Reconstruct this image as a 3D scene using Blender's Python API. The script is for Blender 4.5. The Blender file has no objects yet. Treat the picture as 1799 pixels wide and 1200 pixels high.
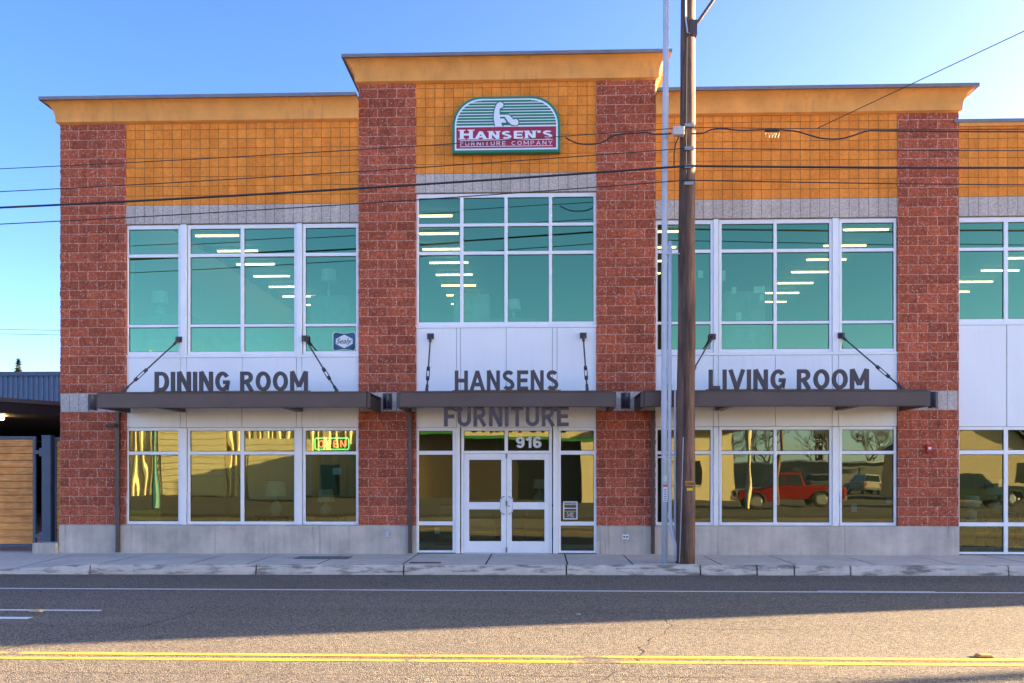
import bpy, math, random
from mathutils import Vector, noise, Matrix
random.seed(7)
R = math.radians
S = bpy.context.scene
COL = S.collection

# ------------------------------------------------------------------ camera
FPX, DIST, EYE, YAW, HOR = 1520.0, 18.45, 1.68, 0.03303, 835.0
CX, CY = DIST*math.sin(YAW), -DIST*math.cos(YAW)
cam = bpy.data.cameras.new('camera'); camo = bpy.data.objects.new('camera', cam); COL.objects.link(camo)
camo.location = (CX, CY, EYE); camo.rotation_euler = (R(90), 0, YAW)
cam.sensor_width = 36.0; cam.sensor_fit = 'HORIZONTAL'
cam.lens = 36.0*FPX/1799.0
cam.shift_y = (HOR-600.0)/1799.0
cam.clip_end = 6000; cam.clip_start = 0.1
S.camera = camo

# ------------------------------------------------------------------ world, sun, exposure
SUN_EL, SUN_AZ = 13.0, 14.8          # elevation; degrees behind the facade plane, from +x towards +y
w = bpy.data.worlds.new('World'); S.world = w; w.use_nodes = True
nt = w.node_tree; nt.nodes.clear()
sky = nt.nodes.new('ShaderNodeTexSky'); sky.sky_type = 'NISHITA'; sky.sun_disc = False
sky.sun_elevation = R(SUN_EL); sky.sun_rotation = R(90-SUN_AZ)
sky.altitude = 0; sky.air_density = 0.45; sky.dust_density = 1.2; sky.ozone_density = 0.7
bg = nt.nodes.new('ShaderNodeBackground'); bg.inputs['Strength'].default_value = 0.06
wo = nt.nodes.new('ShaderNodeOutputWorld')
hs_ = nt.nodes.new('ShaderNodeHueSaturation'); hs_.inputs['Saturation'].default_value = 1.3; hs_.inputs['Hue'].default_value = 0.512
nt.links.new(sky.outputs[0], hs_.inputs['Color']); nt.links.new(hs_.outputs[0], bg.inputs[0]); nt.links.new(bg.outputs[0], wo.inputs[0])
sl = bpy.data.lights.new('sun', 'SUN'); so = bpy.data.objects.new('sun', sl); COL.objects.link(so)
sl.energy = 3.9; sl.angle = R(0.5); sl.color = (1.0, 0.73, 0.45)
sd = Vector((math.cos(R(SUN_EL))*math.cos(R(SUN_AZ)), math.cos(R(SUN_EL))*math.sin(R(SUN_AZ)), math.sin(R(SUN_EL))))
so.rotation_euler = sd.to_track_quat('Z', 'Y').to_euler(); so.location = (30, 10, 30)
S.view_settings.view_transform = 'Standard'; S.view_settings.look = 'None'
S.view_settings.gamma = 1.0; S.view_settings.use_curve_mapping = False
S.view_settings.exposure = 3.65
S.render.engine = 'CYCLES'
S.cycles.max_bounces = 8; S.cycles.diffuse_bounces = 4; S.cycles.transparent_max_bounces = 12

# survey of the photograph: a pixel on the plane y = const -> world x, z
FW = (-math.sin(YAW), math.cos(YAW)); RT = (math.cos(YAW), math.sin(YAW))
def on_y(u, v, y):
    a = (u-900)/FPX; dx = FW[0]+a*RT[0]; dy = FW[1]+a*RT[1]; t = (y-CY)/dy
    return CX+t*dx, EYE+t*(HOR-v)/FPX
def X(u, y=.05): return on_y(u, 800, y)[0]

# ------------------------------------------------------------------ materials
def mat(name, col=(.5,.5,.5), rough=.6, metal=0.0, var=0.0, vscale=3.0, bump=0.0, bscale=40.0, spec=None):
    m = bpy.data.materials.new(name); m.use_nodes = True
    n = m.node_tree.nodes; l = m.node_tree.links; b = n['Principled BSDF']
    b.inputs['Base Color'].default_value = (*col, 1); b.inputs['Roughness'].default_value = rough
    b.inputs['Metallic'].default_value = metal
    if spec is not None: b.inputs['Specular IOR Level'].default_value = spec
    tc = n.new('ShaderNodeTexCoord')
    if var > 0:
        t = n.new('ShaderNodeTexNoise'); t.inputs['Scale'].default_value = vscale; t.inputs['Detail'].default_value = 6
        l.new(tc.outputs['Object'], t.inputs['Vector'])
        mr = n.new('ShaderNodeMapRange'); mr.inputs[1].default_value = .3; mr.inputs[2].default_value = .7
        mr.inputs[3].default_value = 1-var; mr.inputs[4].default_value = 1+var
        l.new(t.outputs['Fac'], mr.inputs[0])
        mx = n.new('ShaderNodeMix'); mx.data_type = 'RGBA'; mx.blend_type = 'MULTIPLY'; mx.inputs[0].default_value = 1
        mx.inputs[6].default_value = (*col, 1); l.new(mr.outputs[0], mx.inputs[7]); l.new(mx.outputs[2], b.inputs['Base Color'])
    if bump > 0:
        t2 = n.new('ShaderNodeTexNoise'); t2.inputs['Scale'].default_value = bscale; t2.inputs['Detail'].default_value = 4
        l.new(tc.outputs['Object'], t2.inputs['Vector'])
        bp = n.new('ShaderNodeBump'); bp.inputs['Strength'].default_value = bump; bp.inputs['Distance'].default_value = .01
        l.new(t2.outputs['Fac'], bp.inputs['Height']); l.new(bp.outputs[0], b.inputs['Normal'])
    return m

def N(m, t, **kw):
    nd = m.node_tree.nodes.new(t)
    for k, v in kw.items(): setattr(nd, k, v)
    return nd
def mixc(m, fac, a, b, mode='MIX'):
    x = N(m, 'ShaderNodeMix', data_type='RGBA', blend_type=mode); l = m.node_tree.links
    for i, v in ((0, fac), (6, a), (7, b)):
        if hasattr(v, 'is_linked') or hasattr(v, 'links'): l.new(v, x.inputs[i])
        else: x.inputs[i].default_value = v if i == 0 else (*v, 1)
    return x.outputs[2]
def ramp(m, src, lo, hi, a=0.0, b=1.0):
    r = N(m, 'ShaderNodeMapRange'); m.node_tree.links.new(src, r.inputs[0])
    r.inputs[1].default_value = lo; r.inputs[2].default_value = hi; r.inputs[3].default_value = a; r.inputs[4].default_value = b
    return r.outputs[0]
def noise_t(m, vec, scale, detail=5, rough=.55):
    t = N(m, 'ShaderNodeTexNoise'); t.inputs['Scale'].default_value = scale; t.inputs['Detail'].default_value = detail
    t.inputs['Roughness'].default_value = rough
    m.node_tree.links.new(vec, t.inputs['Vector']); return t.outputs['Fac']
def scaled(m, vec, s):
    t = N(m, 'ShaderNodeMapping'); t.inputs['Scale'].default_value = s; m.node_tree.links.new(vec, t.inputs['Vector']); return t.outputs[0]

def masonry(name, c1, c2, mortar, bw, bh, off, msize, speck=0.0, grain=.3, face_bump=.5, joint=.8, smooth=.15, mid=.07):
    m = bpy.data.materials.new(name); m.use_nodes = True; l = m.node_tree.links; b = m.node_tree.nodes['Principled BSDF']
    tc = N(m, 'ShaderNodeTexCoord')
    br = N(m, 'ShaderNodeTexBrick', offset=off, offset_frequency=2, squash=1.0)
    for k, v in (('Scale', 1), ('Mortar Size', msize), ('Mortar Smooth', smooth), ('Brick Width', bw), ('Row Height', bh), ('Bias', 0)):
        br.inputs[k].default_value = v
    br.inputs['Color1'].default_value = (*c1, 1); br.inputs['Color2'].default_value = (*c2, 1); br.inputs['Mortar'].default_value = (*mortar, 1)
    l.new(tc.outputs['UV'], br.inputs['Vector'])
    n1 = noise_t(m, tc.outputs['Object'], 26, 8, .7)
    col = mixc(m, 1.0, br.outputs['Color'], ramp(m, n1, .25, .75, 1-grain, 1+grain), 'MULTIPLY')
    big = noise_t(m, tc.outputs['Object'], .8, 4)
    col = mixc(m, 1.0, col, ramp(m, big, .3, .7, .9, 1.08), 'MULTIPLY')
    m2 = noise_t(m, tc.outputs['Object'], 13, 3, .6); col = mixc(m, 1.0, col, ramp(m, m2, .32, .68, 1-mid, 1+mid), 'MULTIPLY')
    st_ = noise_t(m, scaled(m, tc.outputs['Object'], (5,5,.35)), 1.0, 4); col = mixc(m, 1.0, col, ramp(m, st_, .3, .7, .88, 1.08), 'MULTIPLY')
    if speck > 0:
        vo = N(m, 'ShaderNodeTexVoronoi'); vo.inputs['Scale'].default_value = 31; l.new(tc.outputs['Object'], vo.inputs['Vector'])
        pick = N(m, 'ShaderNodeSeparateColor'); l.new(vo.outputs['Color'], pick.inputs[0])
        near = ramp(m, vo.outputs['Distance'], .26, .40, .8, 0)
        some = ramp(m, pick.outputs[0], 1-speck, 1-speck+.02, 0, 1)
        mu = N(m, 'ShaderNodeMath', operation='MULTIPLY'); l.new(near, mu.inputs[0]); l.new(some, mu.inputs[1])
        col = mixc(m, mu.outputs[0], col, (.78,.50,.40))
    l.new(col, b.inputs['Base Color']); b.inputs['Roughness'].default_value = .88; b.inputs['Specular IOR Level'].default_value = .25
    jb = N(m, 'ShaderNodeBump', invert=True); jb.inputs['Strength'].default_value = joint; jb.inputs['Distance'].default_value = .012
    l.new(br.outputs['Fac'], jb.inputs['Height'])
    fb = N(m, 'ShaderNodeBump'); fb.inputs['Strength'].default_value = face_bump; fb.inputs['Distance'].default_value = .012
    l.new(noise_t(m, tc.outputs['Object'], 34, 6, .65), fb.inputs['Height']); l.new(jb.outputs[0], fb.inputs['Normal'])
    l.new(fb.outputs[0], b.inputs['Normal'])
    return m

def glass(name, refl, trans, fac, wave, wscale, stretch=(1,1,1)):
    m = bpy.data.materials.new(name); m.use_nodes = True; l = m.node_tree.links; ns = m.node_tree.nodes; ns.clear()
    out = N(m, 'ShaderNodeOutputMaterial'); tc = N(m, 'ShaderNodeTexCoord')
    g = N(m, 'ShaderNodeBsdfGlossy'); g.inputs['Color'].default_value = (*refl, 1); g.inputs['Roughness'].default_value = 0.0
    t = N(m, 'ShaderNodeBsdfTransparent'); t.inputs['Color'].default_value = (*trans, 1)
    bp = N(m, 'ShaderNodeBump'); bp.inputs['Strength'].default_value = 1.0; bp.inputs['Distance'].default_value = wave
    l.new(noise_t(m, scaled(m, tc.outputs['Object'], stretch), wscale, 1), bp.inputs['Height']); l.new(bp.outputs[0], g.inputs['Normal'])
    fr = N(m, 'ShaderNodeLayerWeight'); fr.inputs['Blend'].default_value = .35
    mr = ramp(m, fr.outputs['Facing'], 0, 1, fac, 1)
    mx = N(m, 'ShaderNodeMixShader'); l.new(mr, mx.inputs[0]); l.new(t.outputs[0], mx.inputs[1]); l.new(g.outputs[0], mx.inputs[2])
    l.new(mx.outputs[0], out.inputs[0]); return m

def emis(name, col, st):
    m = bpy.data.materials.new(name); m.use_nodes = True; b = m.node_tree.nodes['Principled BSDF']
    b.inputs['Base Color'].default_value = (*col, 1); b.inputs['Emission Color'].default_value = (*col, 1); b.inputs['Emission Strength'].default_value = st
    return m

M = {}
M['red'] = masonry('red_split_face_block', (.52,.125,.058), (.34,.082,.040), (.66,.33,.22), .4064, .2032, .5, .008, speck=.14, grain=.55, face_bump=.9, mid=.20)
M['orange'] = masonry('orange_scored_block', (.95,.315,.047), (.82,.25,.034), (.30,.09,.02), .2032, .2032, 0.0, .0055, grain=.12, face_bump=.25, smooth=.6)  # dark joint colour paints in the shade of the scored grooves
M['stone'] = masonry('grey_ground_face_block', (.60,.51,.42), (.52,.44,.36), (.15,.12,.10), .2032, .4064, 0.0, .005, speck=.0, grain=.4, face_bump=.3)
M['stone2'] = masonry('grey_ground_face_course', (.62,.53,.44), (.54,.46,.38), (.22,.2,.18), .2032, .4064, 0.0, .005, grain=.35, face_bump=.3)
M['stucco'] = mat('ochre_stucco', (.85,.37,.085), .85, var=.12, vscale=2.2, bump=.35, bscale=120)
M['coping'] = mat('brown_metal_coping', (.24,.21,.195), .45, .3, var=.1)
M['bronze'] = mat('dark_bronze_metal', (.105,.074,.060), .42, .35, var=.12, vscale=2, bump=.05, bscale=8)
M['iron'] = mat('dark_brown_letter_metal', (.072,.055,.055), .5, .1, var=.06)
M['alu'] = mat('clear_anodised_aluminium', (.90,.88,.82), .38, .1, var=.03)
M['panel'] = mat('white_metal_panel', (.90,.88,.82), .42, .05, var=.035, vscale=.7, bump=.04, bscale=2.5)
M['joint'] = mat('grey_joint', (.28,.29,.31), .7)
M['white'] = mat('white_paint', (.8,.8,.79), .5, var=.04)
M['black'] = mat('black_rubber', (.018,.018,.018), .6)
M['dark'] = mat('dark_void_paint', (.03,.028,.026), .8)
M['gl_up'] = glass('upper_coated_glass', (.34,.62,.30), (.60,.88,.72), .44, .0012, .55)
M['gl_lo'] = glass('ground_floor_glass', (.33,.36,.21), (.46,.62,.50), .40, .0013, 1.1, (2.2,1,.7))
M['steel'] = mat('galvanised_steel', (.50,.53,.57), .42, .45, var=.08, vscale=4)
M['pvc'] = mat('grey_conduit', (.55,.56,.57), .5, var=.06)
M['slate'] = mat('slate_painted_steel', (.085,.105,.135), .5, .1, var=.06)
M['int_wall'] = mat('interior_wall', (.50,.44,.34), .9)
M['int_floor'] = mat('interior_floor', (.20,.15,.10), .6)
M['int_ceil'] = mat('interior_ceiling', (.32,.32,.30), .9)
M['shade'] = mat('linen_lamp_shade', (.88,.88,.82), .9)
M['tube'] = emis('fluorescent_tube', (1.0,.66,.28), 1.1)

def concrete(name, base, stain, joints=False):
    m = bpy.data.materials.new(name); m.use_nodes = True; l = m.node_tree.links; b = m.node_tree.nodes['Principled BSDF']
    tc = N(m, 'ShaderNodeTexCoord'); o = tc.outputs['Object']
    f1 = noise_t(m, o, 1.3, 7, .6); col = mixc(m, ramp(m, f1, .35, .68), base, stain)
    f2 = noise_t(m, scaled(m, o, (7,7,.5)), 1.0, 4); col = mixc(m, 1.0, col, ramp(m, f2, .3, .7, .92, 1.07), 'MULTIPLY')
    f3 = noise_t(m, o, 90, 4, .7); col = mixc(m, 1.0, col, ramp(m, f3, .3, .7, .90, 1.10), 'MULTIPLY')
    vo = N(m, 'ShaderNodeTexVoronoi'); vo.inputs['Scale'].default_value = 9; l.new(o, vo.inputs['Vector'])
    col = mixc(m, ramp(m, vo.outputs['Distance'], .035, .06, .55, 0), col, (.10,.09,.08))
    l.new(col, b.inputs['Base Color']); b.inputs['Roughness'].default_value = .85
    bp = N(m, 'ShaderNodeBump'); bp.inputs['Strength'].default_value = .35; bp.inputs['Distance'].default_value = .006
    l.new(f3, bp.inputs['Height']); l.new(bp.outputs[0], b.inputs['Normal']); return m
M['conc'] = concrete('cast_concrete', (.70,.58,.44), (.46,.39,.30))
M['walk'] = concrete('sidewalk_concrete', (.74,.63,.49), (.60,.51,.40))
def streaks(m, amt):
    l = m.node_tree.links; b = m.node_tree.nodes['Principled BSDF']; tc = N(m, 'ShaderNodeTexCoord'); src = b.inputs['Base Color'].links[0].from_socket
    f = noise_t(m, scaled(m, tc.outputs['Object'], (11, 11, .55)), 1.0, 5, .6); g = noise_t(m, tc.outputs['Object'], .9, 3)
    a = N(m, 'ShaderNodeMath', operation='MULTIPLY'); l.new(ramp(m, f, .52, .72), a.inputs[0]); l.new(ramp(m, g, .42, .62, 0, amt), a.inputs[1])
    l.new(mixc(m, a.outputs[0], src, (.16,.13,.10)), b.inputs['Base Color'])
streaks(M['panel'], .07); streaks(M['stucco'], .28); streaks(M['conc'], .6); streaks(M['coping'], .4)
def curb_mat():
    m = concrete('curb_concrete', (.72,.61,.47), (.56,.48,.37)); l = m.node_tree.links; b = m.node_tree.nodes['Principled BSDF']
    tc = N(m, 'ShaderNodeTexCoord'); src = b.inputs['Base Color'].links[0].from_socket
    f = noise_t(m, scaled(m, tc.outputs['Object'], (1.1, 1, 7)), 1.7, 6, .65)
    l.new(mixc(m, ramp(m, f, .49, .62, 0, .75), src, (.11,.085,.06)), b.inputs['Base Color']); return m
M['curb'] = curb_mat()

def asphalt(name, c1, c2, ston):
    m = bpy.data.materials.new(name); m.use_nodes = True; l = m.node_tree.links; b = m.node_tree.nodes['Principled BSDF']
    tc = N(m, 'ShaderNodeTexCoord'); o = tc.outputs['Object']
    f1 = noise_t(m, o, .35, 6, .6); col = mixc(m, ramp(m, f1, .35, .65), c1, c2)
    f2 = noise_t(m, scaled(m, o, (.08,1.1,1)), 1.0, 5); col = mixc(m, 1.0, col, ramp(m, f2, .3, .7, .76, 1.18), 'MULTIPLY')
    vo = N(m, 'ShaderNodeTexVoronoi'); vo.inputs['Scale'].default_value = 70; l.new(o, vo.inputs['Vector'])
    sp = N(m, 'ShaderNodeSeparateColor'); l.new(vo.outputs['Color'], sp.inputs[0])
    col = mixc(m, ramp(m, sp.outputs[0], .45, 1.0, 0, .9), col, ston)
    col = mixc(m, ramp(m, sp.outputs[1], .72, .9, 0, .85), col, (.018,.018,.02))
    l.new(col, b.inputs['Base Color']); b.inputs['Roughness'].default_value = .9; b.inputs['Specular IOR Level'].default_value = .3
    bp = N(m, 'ShaderNodeBump', invert=True); bp.inputs['Strength'].default_value = .9; bp.inputs['Distance'].default_value = .010
    l.new(vo.outputs['Distance'], bp.inputs['Height']); l.new(bp.outputs[0], b.inputs['Normal']); return m
M['asph'] = asphalt('road_asphalt', (.145,.125,.10), (.112,.099,.082), (.36,.31,.21))
M['lot'] = asphalt('lot_asphalt', (.075,.072,.062), (.055,.052,.046), (.13,.12,.10))

def paint(name, c, wear):
    m = bpy.data.materials.new(name); m.use_nodes = True; l = m.node_tree.links; b = m.node_tree.nodes['Principled BSDF']
    tc = N(m, 'ShaderNodeTexCoord'); f = noise_t(m, tc.outputs['Object'], 38, 6, .75); g = noise_t(m, tc.outputs['Object'], 1.2, 3)
    a = N(m, 'ShaderNodeMath', operation='ADD'); l.new(f, a.inputs[0]); l.new(g, a.inputs[1])
    l.new(mixc(m, ramp(m, a.outputs[0], wear, wear+.14), c, (.10,.095,.09)), b.inputs['Base Color'])
    b.inputs['Roughness'].default_value = .7
    bp = N(m, 'ShaderNodeBump'); bp.inputs['Strength'].default_value = .5; bp.inputs['Distance'].default_value = .005
    l.new(f, bp.inputs['Height']); l.new(bp.outputs[0], b.inputs['Normal']); return m
M['pw'] = paint('white_road_paint', (.70,.70,.68), 1.16)
M['py'] = paint('yellow_road_paint', (.72,.44,.035), 1.07)

def wood(name, a, b_, sc, axis):
    m = bpy.data.materials.new(name); m.use_nodes = True; l = m.node_tree.links; b = m.node_tree.nodes['Principled BSDF']
    tc = N(m, 'ShaderNodeTexCoord'); s = (sc[0], sc[1], sc[2])
    f = noise_t(m, scaled(m, tc.outputs['Object'], s), 1.0, 8, .7); c = mixc(m, ramp(m, f, .32, .68), a, b_)
    g = noise_t(m, tc.outputs['Object'], 1.6, 5); c = mixc(m, 1.0, c, ramp(m, g, .3, .7, .72, 1.25), 'MULTIPLY')
    l.new(c, b.inputs['Base Color']); b.inputs['Roughness'].default_value = .8
    bp = N(m, 'ShaderNodeBump'); bp.inputs['Strength'].default_value = .8; bp.inputs['Distance'].default_value = .012
    l.new(f, bp.inputs['Height']); l.new(bp.outputs[0], b.inputs['Normal']); return m
M['pole'] = wood('weathered_pole_wood', (.028,.015,.010), (.22,.115,.07), (13,13,.8), 'z')
M['cedar'] = wood('cedar_board', (.55,.18,.035), (.92,.40,.10), (3,20,26), 'x')
M['bark'] = wood('tree_bark', (.05,.04,.03), (.13,.10,.08), (14,14,3), 'z')
M['leaf'] = mat('conifer_needles', (.05,.07,.03), .8, var=.5, vscale=4)
M['leaf2'] = mat('evergreen_foliage', (.045,.075,.03), .8, var=.5, vscale=2)

# ------------------------------------------------------------------ mesh collecting helper
class MB:
    def __init__(s): s.v = []; s.f = []; s.uv = None
    def quad(s, a, b, c, d):
        i = len(s.v); s.v += [a, b, c, d]; s.f.append((i, i+1, i+2, i+3)); return s
    def box(s, x0, x1, y0, y1, z0, z1):
        if x0 > x1: x0, x1 = x1, x0
        if y0 > y1: y0, y1 = y1, y0
        if z0 > z1: z0, z1 = z1, z0
        i = len(s.v)
        s.v += [(x0,y0,z0),(x1,y0,z0),(x1,y1,z0),(x0,y1,z0),(x0,y0,z1),(x1,y0,z1),(x1,y1,z1),(x0,y1,z1)]
        for q in ((0,3,2,1),(4,5,6,7),(0,1,5,4),(1,2,6,5),(2,3,7,6),(3,0,4,7)): s.f.append(tuple(i+k for k in q))
        return s
    def prism(s, poly, y0, y1, plane='xz'):
        """poly: counter-clockwise points in x,z; extruded from y0 (front) to y1"""
        i = len(s.v); n = len(poly)
        def P(p, d): return (p[0], d, p[1]) if plane == 'xz' else ((d, p[0], p[1]) if plane == 'yz' else (p[0], p[1], d))
        for d in (y0, y1):
            for p in poly: s.v.append(P(p, d))
        s.f.append(tuple(range(i, i+n))); s.f.append(tuple(range(i+2*n-1, i+n-1, -1)))
        for k in range(n): s.f.append((i+k, i+n+k, i+n+(k+1) % n, i+(k+1) % n))
        return s
    def tube(s, pts, r, n=8, caps=True):
        pts = [Vector(p) for p in pts]; rs = r if isinstance(r, (list, tuple)) else [r]*len(pts)
        base = len(s.v); up = None
        for k, p in enumerate(pts):
            t = (pts[min(k+1, len(pts)-1)]-pts[max(k-1, 0)]).normalized()
            if up is None:
                up = Vector((0,0,1)) if abs(t.z) < .9 else Vector((1,0,0))
                up = (up-t*up.dot(t)).normalized()
            else: up = (up-t*up.dot(t)).normalized()
            sd_ = t.cross(up)
            for j in range(n):
                a = 2*math.pi*j/n; s.v.append(tuple(p+(up*math.cos(a)+sd_*math.sin(a))*rs[k]))
        for k in range(len(pts)-1):
            for j in range(n):
                a = base+k*n+j; b = base+k*n+(j+1) % n; s.f.append((a, a+n, b+n, b))
        if caps:
            s.f.append(tuple(base+j for j in range(n))); e = base+(len(pts)-1)*n; s.f.append(tuple(e+j for j in range(n-1, -1, -1)))
        return s
    def build(s, name, m, parent=None, origin=(0,0,0), smooth=False, uv0=(0,0)):
        me = bpy.data.meshes.new(name)
        o0 = Vector(origin)
        me.from_pydata([tuple(Vector(v)-o0) for v in s.v], [], s.f); me.update()
        uvl = me.uv_layers.new(name='UVMap')
        for p in me.polygons:
            nx, ny, nz = (abs(c) for c in p.normal)
            for li in p.loop_indices:
                vi = me.loops[li].vertex_index
                x, y, z = s.v[vi]
                if s.uv: u = s.uv[vi]
                elif ny >= nx and ny >= nz: u = (x-uv0[0], z-uv0[1])
                elif nx >= nz: u = (y, z-uv0[1])
                else: u = (x-uv0[0], y)
                uvl.data[li].uv = u
        if smooth:
            for p in me.polygons: p.use_smooth = True
        me.materials.append(m)
        o = bpy.data.objects.new(name, me); COL.objects.link(o)
        if parent is not None: o.parent = parent
        o.location = o0
        return o

def tag(o, label, cat=None, group=None, kind=None):
    if label: o['label'] = label
    if cat: o['category'] = cat
    if group: o['group'] = group
    if kind: o['kind'] = kind
    return o
def thing(name, label, cat, loc=(0,0,0), rz=0, group=None):
    o = bpy.data.objects.new(name, None); COL.objects.link(o); o.location = loc; o.rotation_euler = (0,0,rz); o.empty_display_size = .2
    return tag(o, label, cat, group)
def dup(o, parent=None):
    kids = [c for c in ALLKIDS(o)]
    c = o.copy(); COL.objects.link(c); c.parent = parent
    for k in kids: dup(k, c)
    return c
def ALLKIDS(o): return [c for c in COL.objects if c.parent == o]
def bevel(o, wd=.01, seg=2):
    b = o.modifiers.new('bevel', 'BEVEL'); b.width = wd; b.segments = seg; b.limit_method = 'ANGLE'; return o
def struct(name, mb, m, **kw):
    o = mb.build(name, m, **kw); o['kind'] = 'structure'; return o

# ------------------------------------------------------------------ GROUND, ROAD, PAVEMENT
ROAD = -.18
struct('ground', MB().quad((-2500,-2500,-.26),(2500,-2500,-.26),(2500,2500,-.26),(-2500,2500,-.26)), M['lot'])
struct('road', MB().quad((-150,-18.4,ROAD),(150,-18.4,ROAD),(150,-2.0,ROAD),(-150,-2.0,ROAD)), M['asph'])
struct('parking_lot', MB().quad((-90,-80,-.10),(90,-80,-.10),(90,-20.5,-.10),(-90,-20.5,-.10)), M['lot'])
struct('far_sidewalk', MB().box(-90,90,-20.5,-18.4,-.3,-.04), M['lot'])
def strip(name, pts, wd, m, z):
    mb = MB()
    for (a, b) in zip(pts[:-1], pts[1:]):
        mb.quad((a[0],a[1]-wd/2,z),(b[0],b[1]-wd/2,z),(b[0],b[1]+wd/2,z),(a[0],a[1]+wd/2,z))
    return struct(name, mb, m)
strip('white_edge_line', [(-60,-4.52),(60,-4.52)], .10, M['pw'], ROAD+.004)
strip('white_dash_marking', [(-30,-6.75),(-5.42,-6.75)], .10, M['pw'], ROAD+.004)
def ragged(name, x0, x1, yc, wd, m):
    mb = MB(); n = 46; z = ROAD+.004
    xs = [x0+(x1-x0)*i/n for i in range(n+1)]
    up = [yc+wd/2+.012*noise.noise(Vector((x*3,1,0))) for x in xs]; lo = [yc-wd/2+.014*noise.noise(Vector((x*3,9,0))) for x in xs]
    for i in range(n): mb.quad((xs[i],lo[i],z),(xs[i+1],lo[i+1],z),(xs[i+1],up[i+1],z),(xs[i],up[i],z))
    return struct(name, mb, m)
ragged('white_worn_marking', -9.5, -6.02, -7.40, .16, M['pw'])
strip('white_edge_marking_patch', [(5.05,-4.41),(6.9,-4.42)], .05, M['pw'], ROAD+.0045)
ragged('yellow_centre_line', -60, 60, -9.57, .105, M['py'])
ragged('yellow_centre_line', -60, 60, -9.81, .105, M['py'])
def crack(pts, wd, seg=.12, amp=.03, seed=0):
    mb = MB(); z = ROAD+.0028; out = []
    for (a, b) in zip(pts[:-1], pts[1:]):
        n = max(2, int((Vector(b)-Vector(a)).length/seg))
        for i in range(n+(1 if b is pts[-1] else 0)):
            t = i/n; x = a[0]+(b[0]-a[0])*t; y = a[1]+(b[1]-a[1])*t
            out.append((x+amp*noise.noise(Vector((x*2.3,y*2.3,seed))), y+amp*noise.noise(Vector((x*2.1,y*2.1,seed+5)))))
    for i, (a, b) in enumerate(zip(out[:-1], out[1:])):
        w2 = wd*(.35+.65*abs(noise.noise(Vector((i*.4, seed, 2)))*1.6))/2
        d = Vector((b[0]-a[0], b[1]-a[1])); 
        if d.length < 1e-5: continue
        nrm = Vector((-d.y, d.x)).normalized()*w2
        mb.quad((a[0]-nrm.x,a[1]-nrm.y,z),(b[0]-nrm.x,b[1]-nrm.y,z),(b[0]+nrm.x,b[1]+nrm.y,z),(a[0]+nrm.x,a[1]+nrm.y,z))
    return mb
M['tar'] = mat('dark_crack_tar', (.014,.013,.012), .8)  # one even near-black for road cracks and the bed under the sidewalk joints
struct('road_crack', crack([(-30,-7.95),(30,-7.88)], .016, .3, .02, 1), M['tar'])
struct('road_crack', crack([(-30,-10.43),(30,-10.43)], .016, .3, .02, 2), M['tar'])
struct('road_crack', crack([(-3.9,-6.3),(-4.3,-8.0),(-5.0,-8.9),(-5.2,-9.8),(-5.6,-11)], .035, .07, .12, 3), M['tar'])
struct('road_crack', crack([(2.2,-7.0),(2.2,-8.0),(1.7,-9.0),(1.6,-9.9),(1.15,-10.5),(.6,-11)], .017, .07, .12, 4), M['tar'])
struct('road_crack', crack([(5.6,-9.5),(5.25,-10.1),(5.1,-10.8)], .035, .06, .1, 5), M['tar'])
def kerb_y(x): return -2.32+.02*x
def kerb_drop(x): return 0 if x > -7.9 else -.15*min(1, (-7.9-x)/2.6)
# sidewalk slabs between the wall and the kerb, open joints between them
joints = [-40,-34,-28,-24,-20,-17,-14.2,-11.6,-9.35,-7.75,-6.05,-4.95,-3.6,-2.0,-.43,1.12,2.35,4.0,5.4,6.9,8.4,9.9,11.4,13,15,18,21,24,27,30,34,40,60]
sw = MB()
for a, b in zip(joints[:-1], joints[1:]):
    a2, b2 = a+.014, b-.014
    n = 4 if b < -7 else 1
    for k in range(n):
        p, q = a2+(b2-a2)*k/n, a2+(b2-a2)*(k+1)/n
        yf = (kerb_y(p)+.165, kerb_y(q)+.165)
        yb = 4.0 if q < -9.9 else .06
        sw.quad((p,yf[0],kerb_drop(p)),(q,yf[1],kerb_drop(q)),(q,.0,0),(p,.0,0))
        if yb > 1: sw.quad((p,.0,0),(q,.0,0),(q,22,0),(p,22,0))
        else: sw.quad((p,.0,0),(q,.0,0),(q,yb,0),(p,yb,0))
struct('sidewalk', sw, M['walk'])
struct('sidewalk_base', MB().box(-60,60,-2.0,.05,-.3,-.16), M['tar'])
cj = [-40,-30,-20,-13,-7.85,-4.72,-1.95,1.09,3.58,4.63,5.32,6.36,9.27,12.5,16,20,25,30,40,60]
kb = MB()
for a, b in zip(cj[:-1], cj[1:]):
    n = max(1, int((b-a)/.5)); xs = [a+.016+(b-a-.030)*k/n for k in range(n+1)]
    for p, q in zip(xs[:-1], xs[1:]):
        for prof in [((0,-.28),(0,-.13),(.022,-.018),(.045,0),(.163,0),(.163,-.28))]:
            A = [(p, kerb_y(p)+dy, z+kerb_drop(p) if z > -.2 else z) for dy, z in prof]; B = [(q, kerb_y(q)+dy, z+kerb_drop(q) if z > -.2 else z) for dy, z in prof]
            for i in range(5): kb.quad(A[i], B[i], B[i+1], A[i+1]) if False else kb.quad(A[i+1], B[i+1], B[i], A[i])
    for x, fl in ((xs[0], 1), (xs[-1], 0)):
        i = len(kb.v); pr = [(x, kerb_y(x)+dy, z) for dy, z in ((0,-.28),(0,-.13),(.022,-.018),(.045,0),(.163,0),(.163,-.28))]
        kb.v += pr; kb.f.append(tuple(range(i, i+6)) if fl else tuple(range(i+5, i-1, -1)))
struct('kerb', kb, M['curb'])
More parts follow.
